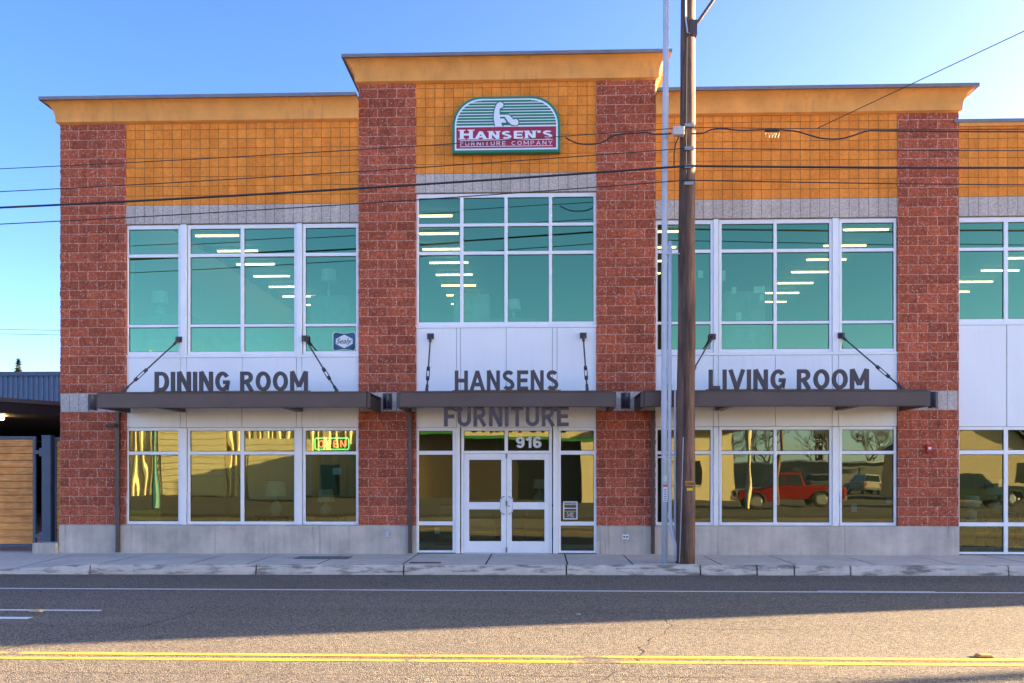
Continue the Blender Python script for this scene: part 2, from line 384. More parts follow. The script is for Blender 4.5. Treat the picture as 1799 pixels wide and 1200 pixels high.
tag(bevel(MB().box(-4.35,-3.25,-1.25,-.75,.002,.012).build('utility_cover', mat('cover_concrete', (.17,.17,.16), .8, var=.2, vscale=9))), 'flat dark rectangular utility cover set in the sidewalk below the dining room windows', 'utility cover')
tag(MB().box(-1.9,-1.3,-2.02,-1.84,.002,.010).build('rusty_cover', mat('rusty_iron', (.16,.07,.045), .85, var=.4, vscale=20)), 'narrow rusty iron cover in the sidewalk by the kerb left of the doors', 'utility cover')
cs = MB().box(-10.36,-9.83,-.12,.55,-.02,.22); tag(bevel(cs.build('concrete_block', M['conc'], origin=(-10.1,.2,0)), .02), 'low stained concrete block at the foot of the brick corner by the gate', 'concrete block')
# pavement markers
def marker(x, y, col, lab, s=1.0):
    o = MB().prism([(x-.09*s,ROAD+.004),(x+.09*s,ROAD+.004),(x+.055*s,ROAD+.03*s),(x-.055*s,ROAD+.03*s)], y-.05*s, y+.05*s).build('pavement_marker', mat('marker_'+lab[:5], col, .5, var=.2, vscale=30), origin=(x,y,ROAD))
    tag(bevel(o,.006), lab, 'road marker')
marker(*[(-6.25),(-6.88)], (.55,.42,.20), 'small worn cream marker on the road beside the left white dash')
marker(5.15,-9.43, (.62,.30,.10), 'broken orange road marker next to the yellow centre line', 1.0)
marker(1.12,-7.02+0.15, (.7,.68,.6), 'tiny white marker alone on the shaded asphalt', .35)

# ------------------------------------------------------------------ THE STORE
store = thing('store_building', 'two storey red and orange block furniture store with curved cornices and large teal windows', 'store', (0,0,0))
C = .2032; B0 = .61
XL, P = -9.80, [(-9.80,-8.365), (-3.285,-2.06), (1.80,3.04), (8.12,9.36)]
XE = 29.8
def rough_pier(x0, x1, z0, z1, left_side=0, right_side=0, res=.034, name='pier'):
    """split-face block pier: every block face bulges out unevenly, joints lie back"""
    mb = MB(); mb.uv = []
    nz = max(1, round((z1-z0)/res)); nx = max(2, round((x1-x0)/res))
    path = []                                   # outline in plan from left-back to right-back
    yb = .10
    ns = 5
    for i in range(ns): path.append((x0, yb-yb*i/ns, 'L', yb-yb*i/ns))
    for i in range(nx+1): path.append((x0+(x1-x0)*i/nx, 0.0, 'F', 0))
    for i in range(1, ns+1): path.append((x1, yb*i/ns, 'R', yb*i/ns))
    W = len(path)
    for k in range(nz+1):
        z = z0+(z1-z0)*k/nz
        row = math.floor((z-B0)/C+1e-4); fz = abs(((z-B0)/C+1e-4) % 1); ez = min(fz, 1-fz)
        for (x, y, sidef, d) in path:
            sft = .5 if row % 2 else 0
            t = (x-x0)/.4064+sft; fx = t % 1; ex = min(fx, 1-fx)*2
            e = min(1, ez/.16)
            if sidef == 'F': e = min(e, min(1, ex/.16) if .0 < x-x0 < x1-x0 else 1)
            n1 = noise.fractal(Vector((x*5.5, z*9, y*5+row*3.1)), .9, 2.1, 3)
            h = e*(.006+.011*max(-.4, n1))
            px, py = x, y
            if sidef == 'F': py = -.004-h
            if sidef == 'L' or x == x0: px = x0-h*.9
            if sidef == 'R' or x == x1: px = x1+h*.9
            mb.v.append((px, py, z))
            uu = (x-x0) if sidef == 'F' else ((-d) if sidef == 'L' else (x1-x0+d))
            mb.uv.append((uu, z-B0))
    for k in range(nz):
        for i in range(W-1):
            a = k*W+i; mb.f.append((a, a+1, a+W+1, a+W))
    return mb.build(name, M['red'], store)
WTOP, CTOP = 9.36, 10.13
B1, B2 = B0+12*C, B0+14*C        # grey band on the piers 3.048 .. 3.455
for i, (a, b) in enumerate(P):
    top = CTOP if i in (1, 2) else WTOP
    rough_pier(a, b, B0, B1); rough_pier(a, b, B2, top)
    MB().box(a+.004, b-.004, -.008, .1, B1+.001, B2-.001).build('stone_band', M['stone2'], store, uv0=(a,B1))
    MB().box(a+.012, b-.012, .012, .40, B0, top).build('pier_core', M['conc'], store)
MB().box(9.36-.0, 9.372, .0, .3, .0, 9.1).build('pier_edge_trim', M['red'], store, uv0=(0,B0))
# orange scored block fields and grey lintel courses; (x0, x1, window head, field bottom, field top)
G1, G2 = B0+32*C, B0+34*C       # 7.112, 7.519
H1, H2 = B0+35*C, B0+37*C       # 7.722, 8.128
WB = [(P[0][1], P[1][0]), (P[2][1], P[3][0])]
for a, b in WB:
    MB().box(a-.03, b+.03, .012, .30, G2, WTOP+.05).build('block_wall', M['orange'], store, uv0=(a,G2))
    MB().box(a-.03, b+.03, .006, .30, G1, G2-.002).build('stone_lintel', M['stone'], store, uv0=(a,G1))
ca, cb = P[1][1], P[2][0]
MB().box(ca-.03, cb+.03, .012, .30, H2, CTOP+.05).build('block_wall', M['orange'], store, uv0=(ca,H2))
MB().box(ca-.03, cb+.03, .006, .30, H1, H2-.002).build('stone_lintel', M['stone'], store, uv0=(ca,H1))
FW0, FW1 = 9.372, 14.452
far_bays = [(FW0, FW1), (15.67, 20.75), (21.97, 28.55)]
far_piers = [(14.452, 15.67), (20.75, 21.97), (28.55, 29.8)]
for a, b in far_bays:
    MB().box(a, b, .012, .30, G2, 9.0).build('block_wall', M['orange'], store, uv0=(a,G2))
    MB().box(a, b, .006, .30, G1, G2-.002).build('stone_lintel', M['stone'], store, uv0=(a,G1))
for a, b in far_piers:
    rough_pier(a, b, .0, 9.0, res=.1016); MB().box(a+.012, b-.012, .012, .3, 0, 9.0).build('pier_core', M['conc'], store)
# concrete base
def base(a, b):
    o = MB().prism([(-.03,-.1),(.3,-.1),(.3,B0),(.0,B0),(-.03,B0-.02)], a, b, 'yz'); return o
for a, b in ((-9.825,-8.50),(-8.495,-6.4),(-6.395,-2.06),(1.80,4.35),(4.355,7.0),(7.005,9.372)):
    mb = base(a, b); bevel(mb.build('concrete_base', M['conc'], store), .006)
# side, rear walls and roofs
MB().box(-9.80,-9.50,.41,20,0,WTOP).build('side_wall', M['red'], store, uv0=(0,B0))
MB().box(29.5,29.8,.3,20,0,9.0).build('side_wall', M['red'], store, uv0=(0,B0))
MB().box(-9.8,29.8,20,20.3,0,9.36).build('rear_wall', M['red'], store, uv0=(0,B0))
MB().box(-9.5,-3.2,.3,20,8.95,9.1).build('roof', M['coping'], store)
MB().box(-3.18,2.95,.3,20,9.5,9.7).build('roof', M['coping'], store)
MB().box(2.97,29.5,.3,20,8.75,8.95).build('roof', M['coping'], store)
MB().box(-3.28,-3.18,.3,20,9.1,10.2).build('parapet_wall', M['orange'], store)
MB().box(2.95,3.04,.3,20,8.95,10.2).build('parapet_wall', M['orange'], store)
# cornice: cove profile swept along the front and mitred returns
def cornice(a, b, z0, z1, retL, retR, depth=3.0, o=.29):
    n = 9; prof = [(.0, -.035), (.075, 0.0), (.075, .05)]
    for k in range(n+1):
        t = k/n*math.pi/2; prof.append((.075+(o-.075)*(1-math.cos(t)), .05+(z1-z0-.05-.03)*math.sin(t)))
    prof.append((o, z1-z0))
    mb = MB()
    for (d0, h0), (d1, h1) in zip(prof[:-1], prof[1:]):
        pts = []
        def ln(d, h):
            L = []
            if retL: L += [(a-d, depth, z0+h)]
            L += [(a-(d if retL else 0), -d, z0+h), (b+(d if retR else 0), -d, z0+h)]
            if retR: L += [(b+d, depth, z0+h)]
            return L
        A, B = ln(d0, h0), ln(d1, h1)
        for i in range(len(A)-1): mb.quad(A[i], A[i+1], B[i+1], B[i])
    if not retL: mb.v += [(a, -d, z0+h) for d, h in prof]+[(a, .0, z1)]; mb.f.append(tuple(range(len(mb.v)-len(prof)-1, len(mb.v))))
    if not retR: mb.v += [(b, -d, z0+h) for d, h in prof]+[(b, .0, z1)]; mb.f.append(tuple(range(len(mb.v)-len(prof)-1, len(mb.v))))
    c = mb.build('cornice', M['stucco'], store)
    MB().box(a+.02, b-.02, .02, .3, z0, z1-.01).build('cornice_core', M['stucco'], store)
    e = o+.02
    m2 = MB().box(a-(e if retL else 0), b+(e if retR else 0), -e, .3, z1-.035, z1+.035)
    if retL: m2.box(a-e, a+.3, .3, depth, z1-.035, z1+.035)
    if retR: m2.box(b-.3, b+e, .3, depth, z1-.035, z1+.035)
    m2.build('coping', M['coping'], c)
cornice(-9.80, -3.288, 9.31, 9.735, True, False)
cornice(3.045, 9.34, 9.31, 9.735, False, True)
cornice(-3.285, 3.04, 10.09, 10.54, True, True, depth=4.0)
MB().box(9.26, 29.85, -.05, .35, 9.06, 9.13).build('coping', M['coping'], store)
MB().box(9.37, 29.8, -.03, -.0, 8.99, 9.06).build('coping_drip', M['stucco'], store)

PR = random.Random(4)
# windows ------------------------------------------------------
def window(outer, cols, rows, gl, y=.045, name='window', t=.06, parent=store):
    """frame of butted members around a grid of panes; cols/rows are glass openings"""
    x0, x1, z0, z1 = outer; f = MB(); yb = y+t
    f.box(x0, cols[0][0], y, yb, z0, z1); f.box(cols[-1][1], x1, y, yb, z0, z1)
    for (a, b), (c, d) in zip(cols[:-1], cols[1:]): f.box(b, c, y, yb, z0, z1)
    zz = [z0]+[q for r in rows for q in r]+[z1]
    for (a, b) in cols:
        for k in range(0, len(zz), 2): f.box(a, b, y+.004, yb, zz[k], zz[k+1])
    fr = f.build(name, M['alu'], parent); bevel(fr, .005, 1)
    g = MB(); beads = MB()
    for a, b in cols:
        for c, d in rows:
            tx, tz = PR.uniform(-.0016,.0016), PR.uniform(-.0016,.0016)
            g.quad((a,y+.040-tx-tz,c),(b,y+.040+tx-tz,c),(b,y+.040+tx+tz,d),(a,y+.040-tx+tz,d))
            e = .009
            beads.box(a, a+e, y+.028, y+.038, c, d); beads.box(b-e, b, y+.028, y+.038, c, d)
            beads.box(a+e, b-e, y+.028, y+.038, d-e, d); beads.box(a+e, b-e, y+.028, y+.038, c, c+e)
    g.build('pane', gl, fr); beads.build('gasket', M['black'], fr)
    return fr
UR = [(4.355,4.885),(4.945,6.40),(6.473,7.01)]
LR = [(.683,2.125),(2.196,2.644)]
units = {'L': [[(-8.323,-7.232)], [(-6.973,-5.871),(-5.793,-4.701)], [(-4.455,-3.357)]],
         'R': [[(3.093,4.214)], [(4.447,5.538),(5.606,6.705)], [(6.967,8.049)]]}
for side, (ba, bb) in zip('LR', WB):
    us = units[side]; ends = []
    for i, cols in enumerate(us):
        a = max(ba+.004, cols[0][0]-.055); b = min(bb-.004, cols[-1][1]+.055); ends.append((a, b))
        window((a, b, B0+.004, 2.705), cols, LR, M['gl_lo'])
        window((a, b, 4.285, 7.10), cols, UR, M['gl_up'])
    for (a0, b0), (a1, b1) in zip(ends[:-1], ends[1:]):
        for z0, z1 in ((B0+.002, 2.70), (4.28, 7.108)):
            bevel(MB().box(b0+.004, a1-.018, .018, .10, z0, z1).build('window_post', M['alu'], store), .004, 1)
            MB().box(a1-.018, a1, .06, .10, z0, z1).build('post_joint', M['joint'], store)
    MB().box(ba, bb, .02, .09, 4.225, 4.28).build('sill', M['alu'], store)
    # hinge like cover strips beside the ground floor frames
    for (a, b) in ends:
        s_ = MB()
        s_.box(a-.0, a+.035, .028, .044, B0+.01, 1.32)
        for zc in (.80, 1.12): s_.box(a+.006, a+.03, .016, .028, zc-.05, zc+.05)
        s_.build('shutter_track', M['white'], store)
    # white panels behind and above the canopy
    e = [ba+.002, b_ := ends[0][1]+.0, ends[1][0]-.02, (us[1][0][1]+us[1][1][0])/2, ends[1][1], ends[2][0]-.02, bb-.002]
    for a, b in zip(e[:-1], e[1:]):
        for z0, z1 in ((2.715, 3.30), (3.312, 4.22)):
            o = MB().box(a+.005, b-.005, .03, .06, z0, z1).build('wall_panel', M['panel'], store); bevel(o, .004, 1)
    MB().box(ba, bb, .0601, .075, 2.70, 4.23).build('panel_backing', M['joint'], store)
# centre bay
CC = [(-2.001,-1.117),(-1.043,-.166),(-.095,.783),(.855,1.737)]
window((ca+.004, cb-.004, 4.895, 7.71), CC, [(4.963,6.402),(6.475,7.007),(7.074,7.623)], M['gl_up'])
MB().box(ca, cb, .02, .09, 4.835, 4.892).build('sill', M['alu'], store)
e = [ca+.002, -1.19, -1.104, -.125, .862, .96, cb-.002]
for a, b in zip(e[:-1], e[1:]):
    for z0, z1 in ((2.705, 3.30), (3.312, 4.83)):
        bevel(MB().box(a+.005, b-.005, .03, .06, z0, z1).build('wall_panel', M['panel'], store), .004, 1)
MB().box(ca, cb, .0601, .075, 2.70, 4.84).build('panel_backing', M['joint'], store)
SL = [(.07,.606),(.692,2.119),(2.205,2.632)]
window((ca+.004, -1.215, .02, 2.70), [(-2.001,-1.276)], SL, M['gl_lo'])
window((.985, cb-.004, .02, 2.70), [(1.041,1.745)], SL, M['gl_lo'])
window((-1.09, .852, 2.145, 2.70), [(-1.031,-.162),(-.089,.789)], [(2.205,2.632)], M['gl_lo'], name='transom_window')
for a, b in ((-1.21,-1.115), (.875,.98)):
    bevel(MB().box(a, b, .012, .10, .01, 2.702).build('window_post', M['alu'], store), .004, 1)
jm = MB().box(-1.09,-1.035,.045,.105,.01,2.143).box(.797,.852,.045,.105,.01,2.143).build('door_frame', M['alu'], store)
MB().box(-1.03,.795,.03,.105,.0,.02).build('threshold', M['steel'], store)
for x in (-2.055, 1.775):
    s_ = MB().box(x, x+.03, .028, .044, .02, 1.32)
    for zc in (.25,.6,.95,1.2): s_.box(x+.004, x+.026, .016, .028, zc-.03, zc+.03)
    s_.build('shutter_track', M['white'], store)
def door(a, b, ga, gb, hx, lock):
    f = MB(); y, yb = .05, .095
    f.box(a, ga, y, yb, .022, 2.14); f.box(gb, b, y, yb, .022, 2.14)
    for z0, z1 in ((.022,.269),(.948,1.106),(2.01,2.14)): f.box(ga, gb, y+.001, yb, z0, z1)
    d = f.build('entrance_door', M['alu'], store); bevel(d, .005, 1)
    g = MB()
    for z0, z1 in ((.269,.948),(1.106,2.01)): g.quad((ga,.075,z0),(gb,.075,z0),(gb,.075,z1),(ga,.075,z1))
    g.build('pane', M['gl_lo'], d)
    k = MB()
    for z0, z1 in ((.269,.948),(1.106,2.01)):
        e=.009; k.box(ga,ga+e,.062,.072,z0,z1).box(gb-e,gb,.062,.072,z0,z1).box(ga+e,gb-e,.062,.072,z1-e,z1).box(ga+e,gb-e,.062,.072,z0,z0+e)
    k.build('gasket', M['black'], d)
    s = 1 if hx < (a+b)/2 else -1
    pts = [(hx-.0*s,.05,1.22),(hx,.0,1.23),(hx+s*.035,-.02,1.21),(hx+s*.07,-.02,1.16),(hx+s*.07,-.02,.92),(hx+s*.035,-.02,.87),(hx,.0,.85),(hx,.05,.86)]
    MB().tube(pts, .013, 8).build('handle', M['steel'], d, smooth=True)
    if lock: MB().tube([(a+.045,.05,1.02),(a+.045,.035,1.02)], .022, 14).build('lock', M['steel'], d)
    
    for z in (2.09, 1.08, .09): MB().box(b-.018 if s < 0 else a-.012, b+.012 if s < 0 else a+.018, .03, .05, z-.05, z+.05).build('hinge', M['steel'], d)
door(-1.03, -.122, -.921, -.235, -.175, False)
door(-.115, .795, -.007, .692, -.06, True)
# far right wing glazing
for k, (a, b) in enumerate(far_bays):
    cols = [(a+.037+(a*0), a+.957), (a+1.04, a+1.96), (a+2.2, a+3.35), (a+3.45, b-.06)]
    window((a+.004, b-.004, 4.895, 7.10), cols, [(4.963,6.395),(6.465,6.995)], M['gl_up'])
    window((a+.004, b-.004, .02, 2.70), cols, SL, M['gl_lo'])
    MB().box(a, b, .02, .09, 4.835, 4.892).build('sill', M['alu'], store)
    for c, d in ((a+.002, a+1.0), (a+1.01, a+2.08), (a+2.09, a+3.4), (a+3.41, b)):
        bevel(MB().box(c+.003, d-.003, .03, .06, 2.705, 4.83).build('wall_panel', M['panel'], store), .004, 1)
    MB().box(a, b, .0601, .075, 2.70, 4.84).build('panel_backing', M['joint'], store)
# floors, ceilings and back walls seen through the glass
MB().box(-9.5,29.5,.12,20,3.35,4.15).build('upper_floor', M['int_floor'], store)
MB().box(-9.5,29.5,.12,20,-.02,.01).build('shop_floor', M['int_floor'], store)
MB().box(-9.5,29.5,.31,20,8.53,8.63).build('ceiling', M['int_ceil'], store)
MB().box(-9.5,29.5,.12,20,3.25,3.35).build('ceiling', M['int_ceil'], store)
for x_ in (-9.495, 29.45): MB().box(x_,x_+.03,.42,19.5,.02,8.4).build('interior_wall', M['int_wall'], store)
MB().box(-9.5,29.5,19.6,19.95,.02,8.4).build('interior_wall', M['int_wall'], store)
MB().box(-9.5,29.5,9.0,9.15,.02,3.24).build('interior_wall', M['int_wall'], store)
# canopies ------------------------------------------------------
def tie_rod(parent, x0, z0, x1, z1, y1, n_buckle=.62):
    a, b = Vector((x0,.0,z0)), Vector((x1,y1,z1)); d = (b-a); L = d.length; u = d.normalized()
    side = u.cross(Vector((0,1,0))).normalized()
    r = MB().tube([a+u*.10, a+u*L*n_buckle], .016, 8).tube([a+u*(L*n_buckle+.25), b-u*.06], .016, 8)
    for s in (-1, 1): r.tube([a+u*(L*n_buckle-.02)+side*.028*s, a+u*(L*n_buckle+.27)+side*.028*s], .010, 6)
    for t in (L*n_buckle-.02, L*n_buckle+.27): r.tube([a+u*(t-.035), a+u*(t+.035)], .036, 8)
    for e0, e1 in ((a+u*.02, a+u*.15), (b-u*.14, b-u*.0)): r.tube([e0, e1], .030, 8)
    rod = r.build('tie_rod', M['iron'], parent)
    MB().box(x0-.07, x0+.07, -.004, .03, z0-.045, z0+.075).box(x0-.014, x0+.014, -.09, -.004, z0-.04, z0+.05).build('bracket', M['iron'], rod)
    MB().box(x1-.03, x1+.03, y1-.05, y1+.05, z1-.07, z1+.02).build('clevis', M['iron'], rod)
def canopy(a, b, rods, blocks):
    F, z0, z1 = -1.33, 3.043, 3.333
    c = MB()
    c.box(a, b, F, F+.012, z0, z1); c.box(a, b, F-.018, F, z1-.014, z1+.004); c.box(a, b, F-.0, F+.09, z0-.012, z0)
    c.box(a-.02, b+.02, F-.02, .0, z1+.005, z1+.017)
    cn = c.build('canopy', M['bronze'], store); bevel(cn, .003, 1)
    s = MB()
    for x, q in ((a-.0, -1), (b, 1)):
        s = MB()
        s.box(x-q*.012, x, F+.013, .0, z0, z1); s.box(x-q*.012, x+q*.075, F+.06, -.0, z0-.012, z0); s.box(x, x+q*.075, F+.06, .0, z1-.014, z1)
        s.box(x, x+q*.075, -.10, -.09, z0, z1-.014); s.box(x, x+q*.075, F+.07, F+.08, z0, z1-.014)
        s.build('side_channel', M['bronze'], cn)
    d = MB(); n = int((b-a)/.15)
    d.box(a+.012, b-.012, F+.012, 0, z1-.05, z1-.02)
    for k in range(n): x = a+.02+(b-a-.1)*k/n; d.box(x, x+.055, F+.02, 0, z1-.085, z1-.051)
    d.build('deck', M['bronze'], cn)
    for x in blocks: MB().box(x-.075, x+.075, F+.02, .0, z0+.0, z0+.13).build('beam', M['bronze'], cn)
    for (x0, zz0, x1, yy) in rods: tie_rod(cn, x0, zz0, x1, z1+.07, yy)
    return cn
canopy(-8.27, -2.868, [(-7.205,4.60,-7.93,-1.0),(-4.449,4.61,-3.53,-1.0)], [-7.13,-4.57])
canopy(-2.18, 2.03, [(-1.745,4.64,-1.69,-1.0),(1.515,4.64,1.545,-1.0)], [-1.15,.92])
canopy(2.66, 8.153, [(4.246,4.60,3.44,-1.0),(6.939,4.61,7.80,-1.0)], [4.38,6.89])
# down pipes
for x, z1 in ((-8.505,3.04),(-2.172,3.04),(2.98,3.04)):
    d = MB().box(x-.04, x+.04, -.10, -.03, .02, z1).box(x-.052, x+.052, -.112, -.02, .60, .68).box(x-.052, x+.052, -.112, -.02, z1-.05, z1)
    bevel(d.build('downpipe', M['bronze'], store), .008)

# ------------------------------------------------------------------ LETTERING
def arc(cx, cz, rx, rz, a0, a1, n=12):
    return [(cx+rx*math.cos(R(a0+(a1-a0)*i/n)), cz+rz*math.sin(R(a0+(a1-a0)*i/n))) for i in range(n+1)]
def glyph(ch, s):
    h = s/2; T = 1-h
    def W(w): return w-h
    g = {
     'I': (s, [[(h,0),(h,1)]]),
     'D': (.70, [[(h,0),(h,1)], [(h,T)]+[(.36,T)]+arc(.36,.5,.70-h-.36,.5-h,90,-90,16)+[(h,h)]]),
     'N': (.68, [[(h,0),(h,1)], [(h,1),(.68-h,0)], [(.68-h,0),(.68-h,1)]]),
     'H': (.68, [[(h,0),(h,1)], [(.68-h,0),(.68-h,1)], [(h,.5),(.68-h,.5)]]),
     'M': (.88, [[(h,0),(h,1)], [(h,1),(.44,.22)], [(.44,.22),(.88-h,1)], [(.88-h,0),(.88-h,1)]]),
     'R': (.66, [[(h,0),(h,1)], [(h,T),(.36,T)]+arc(.36,.71,.62-h-.36,.29-h,90,-90,10)+[(h,.42)], [(.34,.42),(.58,0)]]),
     'P': (.64, [[(h,0),(h,1)], [(h,T),(.36,T)]+arc(.36,.70,.62-h-.36,.30-h,90,-90,10)+[(h,.40)]]),
     'O': (.74, [arc(.37,.5,.37-h,.5-h,90,450,28)]),
     'G': (.72, [arc(.37,.5,.36-h,.5-h,38,330,22)+[(.72-h,.20),(.72-h,.46)], [(.72,.46),(.40,.46)]]),
     'A': (.74, [[(h*.7,0),(.37,1-h*.2)], [(.37,1-h*.2),(.74-h*.7,0)], [(.17,.30),(.57,.30)]]),
     'S': (.64, [arc(.32,.73,.30-h,.27-h,30,200,10)+[(.18,.60),(.46,.43)]+arc(.32,.27,.31-h,.27-h,20,-150,10)]),
     'E': (.58, [[(h,0),(h,1)], [(h,T),(.58,T)], [(h,.5),(.54,.5)], [(h,h),(.58,h)]]),
     'F': (.56, [[(h,0),(h,1)], [(h,T),(.56,T)], [(h,.5),(.52,.5)]]),
     'U': (.68, [[(h,1),(h,.32)]+arc(.34,.32,.34-h,.32-h,180,360,12)+[(.68-h,.32),(.68-h,1)]]),
     'T': (.62, [[(0,T),(.62,T)], [(.31,0),(.31,T)]]),
     'L': (.54, [[(h,0),(h,1)], [(h,h),(.54,h)]]),
     'V': (.72, [[(h*.6,1),(.36,h*.3)], [(.36,h*.3),(.72-h*.6,1)]]),
     'C': (.70, [arc(.37,.5,.36-h,.5-h,42,318,22)]),
     'Y': (.70, [[(h*.6,1),(.35,.45)], [(.35,.45),(.70-h*.6,1)], [(.35,0),(.35,.45)]]),
     '9': (.62, [arc(.31,.68,.31-h,.32-h,0,360,22), [(.62-h,.68)]+arc(.30,.40,.32-h,.40-h,20,-150,12)]),
     '6': (.62, [arc(.31,.32,.31-h,.32-h,0,360,22), [(h,.32)]+arc(.32,.60,.32-h,.40-h,200,30,12)]),
     '1': (.40, [[(.40-h,0),(.40-h,1)], [(.40-h,.86),(0.02,.70)]]),
     "'": (.16, [[(.08,.72),(.08,1.0)]]),
    }
    return g[ch]
def ribbon(mb, pts, s, y0, y1, fx):
    """solid flat stroke following pts (unit coordinates), fx maps them to x,z"""
    P_ = [Vector(p) for p in pts]; n = len(P_); closed = (P_[0]-P_[-1]).length < 1e-4
    L = []; Rr = []
    for i in range(n):
        a = P_[(i-1) % (n-1)] if closed and i in (0, n-1) else P_[max(i-1, 0)]
        c = P_[1] if closed and i in (0, n-1) else P_[min(i+1, n-1)]
        b = P_[i]
        d0 = (b-a).normalized() if (b-a).length > 1e-6 else (c-b).normalized(); d1 = (c-b).normalized() if (c-b).length > 1e-6 else d0
        n0 = Vector((-d0.y, d0.x)); n1 = Vector((-d1.y, d1.x)); m = (n0+n1)
        m = n0 if m.length < 1e-6 else m.normalized(); k = 1/max(.5, m.dot(n0))
        L.append(b+m*k*s/2); Rr.append(b-m*k*s/2)
    i0 = len(mb.v)
    for i in range(n):
        for q in (L[i], Rr[i]):
            x, z = fx(q.x, q.y)
            mb.v.append((x, y0, z)); mb.v.append((x, y1, z))
    for i in range(n-1):
        a = i0+4*i; b = a+4
        mb.f += [(a, a+2, b+2, b), (a+1, b+1, b+3, a+3), (a, b, b+1, a+1), (a+2, a+3, b+3, b+2)]
    if not closed:
        mb.f.append((i0, i0+1, i0+3, i0+2)); e = i0+4*(n-1); mb.f.append((e, e+2, e+3, e+1))
def word(txt, x0, x1, z0, h, y, dep, m, parent, s=.17, gap=.13, space=.42, name='letter', serif=False, big_first=0):
    ws = []; cur = 0
    for i, ch in enumerate(txt):
        if ch == ' ': cur += space; ws.append(None); continue
        k = 1+big_first if (big_first and i == 0) else 1
        wdt = glyph(ch, s)[0]*k; ws.append((cur, k)); cur += wdt+gap
    tot = cur-gap; sx = (x1-x0)/tot
    for i, ch in enumerate(txt):
        if ws[i] is None: continue
        off, k = ws[i]; mb = MB(); wd, strokes = glyph(ch, s)
        strokes = list(strokes)
        fx = lambda a, b, off=off, k=k: (x0+(off+a*k)*sx, z0+b*h*k)
        for j, st in enumerate(strokes): ribbon(mb, st, s, y+.0009*j, y+dep+.0009*j, fx)
        if serif:
            sw_ = .09; q = s/2
            ser = {'H': [(q,0),(q,1),(.68-q,0),(.68-q,1)], 'A': [(q*.7,0),(.74-q*.7,0)], 'N': [(q,0),(q,1),(.68-q,1)], 'E': []}.get(ch, [])
            for j, (cx_, cz_) in enumerate(ser):
                zc = sw_/2 if cz_ == 0 else 1-sw_/2
                ribbon(mb, [(cx_-s*.95, zc), (cx_+s*.95, zc)], sw_, y-.0012-.0003*j, y+dep, fx)
            if ch == 'E': ribbon(mb, [(.58-.03,0),(.58-.03,.26)], .06, y-.0012, y+dep, fx); ribbon(mb, [(.58-.03,.74),(.58-.03,1)], .06, y-.0015, y+dep, fx)
        mb.build(name, m, parent)
def sign_word(txt, x0, x1, z0, z1, y, lab, rail=True, s=.185):
    t = thing('lettering_sign', lab, 'sign', ((x0+x1)/2, y, z0))
    holder = t
    org = Vector(t.location)
    before = set(COL.objects)
    word(txt, x0, x1, z0, z1-z0, y, .05, M['iron'], t, s=s)
    if rail: MB().box(x0-.05, x1+.05, y+.055, y+.075, z0-.02, z0+.012).build('rail', mat('brass_rail', (.30,.21,.07), .5), t)
    for o in COL.objects:
        if o not in before: o.location = o.location-org
    return t
sign_word('DINING ROOM', -7.17, -4.06, 3.372, 3.765, -1.25, 'dark metal capital letters reading DINING ROOM standing on the left canopy')
sign_word('HANSENS', -1.10, .965, 3.372, 3.765, -1.25, 'dark metal capital letters reading HANSENS standing on the middle canopy')
sign_word('LIVING ROOM', 3.93, 7.05, 3.372, 3.765, -1.25, 'dark metal capital letters reading LIVING ROOM standing on the right canopy')
sign_word('FURNITURE', -1.32, 1.17, 2.655, 3.06, -1.22, 'dark metal capital letters reading FURNITURE hanging under the middle canopy', rail=False)

def shift_children(t):
    """parts were built in world coordinates: make them relative to the thing's base"""
    for c in ALLKIDS(t): c.location = Vector(c.location)-Vector(t.location)
def txt(s, x, z, size, y, m, parent, name='lettering', align='CENTER', shear=0, off=0.0, ext=.002):
    cu = bpy.data.curves.new(name, 'FONT'); cu.body = s; cu.size = size; cu.align_x = align; cu.shear = shear; cu.offset = off; cu.extrude = ext
    cu.space_line = .95
    o = bpy.data.objects.new('tmp', cu); COL.objects.link(o)
    dg = bpy.context.evaluated_depsgraph_get(); dg.update()
    me = bpy.data.meshes.new_from_object(o.evaluated_get(dg)); bpy.data.objects.remove(o)
    me.transform(Matrix.Rotation(R(90), 4, 'X')); me.transform(Matrix.Translation((x, y, z)))
    me.name = name; me.materials.clear(); me.materials.append(m)
    q = bpy.data.objects.new(name, me); COL.objects.link(q); q.parent = parent
    return q
# 916
num = thing('house_number', 'white house number 916 on the glass above the right entrance door', 'house number', (.46,.08,2.30))
word('916', X(907,.08), X(952,.08), on_y(0,788,.08)[1]-.0, (788-768)/82.0, .074, .004, M['white'], num, s=.21, gap=.10, name='digit'); shift_children(num)

# oval store sign
def sgn_outline(a, b, z0, z1, r, inset=0, n=14):
    a += inset; b -= inset; z0 += inset; z1 -= inset; r -= inset
    return [(a,z0),(b,z0)]+arc(b-r, z1-r, r, r, 0, 90, n)+arc(a+r, z1-r, r, r, 90, 180, n)
SA, SB, SZ0, SZ1 = -1.262, 1.027, 8.505, 9.695
sg = thing('store_sign', 'rounded green and white store sign with seated figure and maroon name band on orange blocks', 'sign', (-.12,-.05,SZ0))
M['green'] = mat('sign_green', (.004,.22,.12), .4); M['dgreen'] = mat('sign_dark_green', (.003,.20,.11), .4)
M['maroon'] = mat('sign_maroon', (.38,.018,.045), .4); M['swhite'] = mat('sign_white', (.82,.84,.86), .4)
bevel(MB().prism(sgn_outline(SA,SB,SZ0,SZ1,.62), -.16, .0).build('sign_cabinet', M['green'], sg), .012)
MB().prism(sgn_outline(SA,SB,SZ0,SZ1,.62,.055), -.166, -.150).build('sign_border', M['swhite'], sg)
fa, fb, fz0, fz1 = SA+.09, SB-.09, SZ0+.09, SZ1-.09; fr_ = .62-.09; band = SZ0+.55
